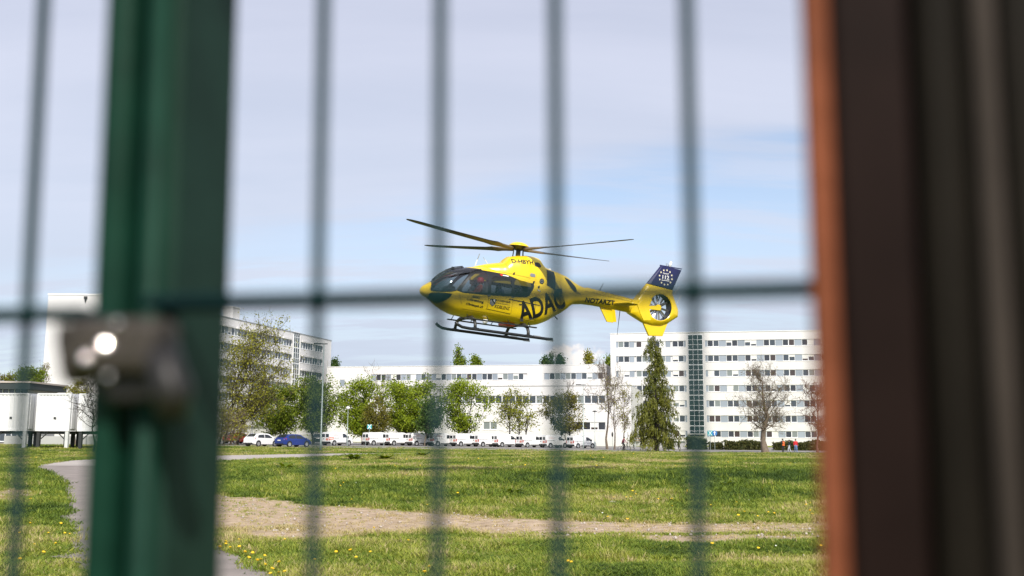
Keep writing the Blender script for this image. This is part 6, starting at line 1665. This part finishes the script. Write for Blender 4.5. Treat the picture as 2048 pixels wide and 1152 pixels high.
def dandelions():
    rng = random.Random(6); r2 = np.random.default_rng(6)
    hb = MB(); hb.lathe([(.004, -.008), (.020, .0), (.024, .006), (.016, .014), (.003, .016)], 10); hm = hb.mesh('flower_head', M['dandelion'])
    sm = MB().tube([(0, 0, 0), (.004, 0, 1)], .0022, 4).mesh('stalk', M['stem'])
    spots = [(440, 1098), (452, 1094), (460, 1101), (478, 1098), (452, 1090), (490, 1108), (505, 1114), (498, 1124), (515, 1128), (522, 1122), (531, 1131), (546, 1127), (557, 1132), (545, 1141), (556, 1146), (540, 1150), (569, 1148), (530, 1118), (478, 1084),
             (569, 1083), (629, 1122), (672, 1108), (712, 1122), (700, 1104), (748, 1060), (817, 1081), (858, 1137), (740, 1112), (849, 1149), (1136, 1128), (1142, 1126), (704, 1002), (1345, 1014), (1489, 1026), (1549, 1030), (1612, 1014), (1620, 1026), (68, 1090), (88, 1105), (96, 1072), (110, 1093), (130, 1068), (140, 1070), (40, 1120), (122, 1050), (60, 1052)]
    for px, py in spots:
        d = ray(px, py); p = EYE + d * (-1.55 / d.z); z = float(zt(p.x, p.y)); k = .72 + .4 * rng.random()
        r = empty('dandelion', 'yellow dandelion flower standing in the short grass', 'flower', (p.x, p.y, z), rng.random() * 6, 'dandelions in the meadow')
        h = .055 + .05 * rng.random(); link('stalk', sm, r, (0, 0, 0), (1, 1, h)); link('flower_head', hm, r, (0.004, 0, h), (k, k, k), (-.25 + .5 * rng.random(), -.5 + .4 * rng.random(), 0))
    for nm, m, n, lab in (('wildflowers', 'dandelion', 420, 'scattered yellow flowers further out in the meadow'), ('daisies', 'daisy', 420, 'tiny white daisies scattered through the grass')):
        y = 12 * (95 / 12) ** r2.random(n); x = (r2.random(n) * 2 - 1) * (y * .55); k = n3(x, y, .12, 3.0 if nm == 'daisies' else 17.0)
        ok = (path_dist(x, y) > .3) & (straw_mask(x, y) < .3) & (k > (.10 if nm == 'daisies' else -.02)); x, y = x[ok], y[ok]; n2 = len(x)
        P_ = np.c_[x, y, zt(x, y) + .07 + .05 * r2.random(n2)]
        s = ((.010 if nm == 'daisies' else .017) * (1 + y / 45) * (.7 + .6 * r2.random(n2)))[:, None]
        V = np.stack([P_ + s * np.array([math.cos(a), math.sin(a) * .8, math.sin(a) * .45]) for a in np.linspace(0, 6.28, 7)[:-1]], 1).reshape(-1, 3); F = np.arange(6 * n2).reshape(n2, 6)
        tag(link(nm, fast_mesh(nm, V, F, M[m])), lab, 'flowers', kind='stuff')
dandelions()
def weeds():
    r2 = np.random.default_rng(9)
    for px, py, s, lab in ((1023, 985, .42, 'dark leafy weed left of the third clear wire in the dark grass band'), (1098, 972, .45, 'dark leafy weed behind the third clear wire in the grass'), (1158, 963, .40, 'upper one of two dark leafy weeds close together in the dark grass'), (1163, 977, .42, 'lower one of two dark leafy weeds close together in the dark grass'),
            (1441, 972, .50, 'large dark leafy weed right of the fourth clear wire'), (1452, 957, .42, 'small flat weed behind the large dark one on the right'), (1530, 964, .36, 'dark leafy weed farthest right in the dark grass band'), (1244, 1003, .22, 'small round dark weed beside the pale stone in mid meadow'),
            (572, 936, .6, 'low leafy weed left in the bright grass'), (708, 914, .9, 'broad dock plant on the left near the concrete path end'), (770, 914, .85, 'tall dock plant right of the broad one near the concrete path end'), (845, 908, .8, 'dark weed clump below the vans')):
        d = ray(px, py + 5); p = EYE + d * (-1.6 / d.z); z = float(zt(p.x, p.y)); n = 34
        root = empty('leafy_weed', lab, 'weed', (p.x, p.y, z - .02), 0, 'leafy weeds in the meadow')
        V = []; F = []
        for k in range(n):
            a = r2.random() * 6.28; L = s * (.5 + .6 * r2.random()); w = L * .16; up = .25 + 1.0 * r2.random(); c, q = math.cos(a), math.sin(a); i = len(V); r0 = .12 * s * r2.random()
            for t, ww, zz in ((0, .3, 0), (.4, 1, .30 * up), (.75, .8, .42 * up), (1, .08, .36 * up)):
                V += [(c * (r0 + L * t) - q * w * ww, q * (r0 + L * t) + c * w * ww, L * zz * 1.1), (c * (r0 + L * t) + q * w * ww, q * (r0 + L * t) - c * w * ww, L * zz * 1.1)]
            F += [(i + 2 * j, i + 2 * j + 1, i + 2 * j + 3, i + 2 * j + 2) for j in range(3)]
        link('foliage', fast_mesh('foliage', V, F, M['leaf_mid'], np.repeat(r2.random(n) * .7, 8)), root)
weeds()
def stones():
    rng = random.Random(2)
    for px, py, s, lab in ((1030, 1141, .055, 'pale flat stone in the grass near the bottom edge, middle'), (1226, 1006, .085, 'pale stone lying in mid meadow beside a small weed')):
        d = ray(px, py); p = EYE + d * (-1.6 / d.z); bm = bmesh.new(); bmesh.ops.create_icosphere(bm, subdivisions=2, radius=1)
        for v in bm.verts: v.co *= 1 + .25 * noise.noise(v.co * 1.7 + Vector((px, 0, 0))); v.co.x *= s * 1.5; v.co.y *= s; v.co.z *= s * .55
        me = bpy.data.meshes.new('stone'); bm.to_mesh(me); bm.free(); me.materials.append(M['stone'])
        tag(link('stone', me, None, (p.x, p.y, float(zt(p.x, p.y)) + .03)), lab, 'stone')
stones()
def pebbles():
    r2 = np.random.default_rng(15); n = 2600
    y = 13.5 * (29 / 13.5) ** r2.random(n); x = (r2.random(n) * 2 - 1) * (y * .5); ok = (straw_mask(x, y) > .45) & (path_dist(x, y) > .1); x, y = x[ok], y[ok]; n = len(x)
    # dry clods and straw bits lying on the bare strip
    P_ = np.c_[x, y, zt(x, y) + .02]; s = .012 + .022 * r2.random((n, 1)) ** 2
    oc = np.array([(1, 0, 0), (0, 1, 0), (-1, 0, 0), (0, -1, 0), (0, 0, .8), (0, 0, -.5)]); V = (P_[:, None, :] + oc[None] * s[:, None, :] * (1 + .5 * r2.normal(size=(n, 6, 1)).clip(-1, 1))).reshape(-1, 3)
    f = np.array([(0, 1, 4), (1, 2, 4), (2, 3, 4), (3, 0, 4), (1, 0, 5), (2, 1, 5), (3, 2, 5), (0, 3, 5)]); F = (np.arange(n)[:, None, None] * 6 + f[None]).reshape(-1, 3)
    tag(link('clods', fast_mesh('clods', V, F, M['stone'])), 'dry clods and pebbles on the bare strip', 'gravel', kind='stuff')
pebbles()
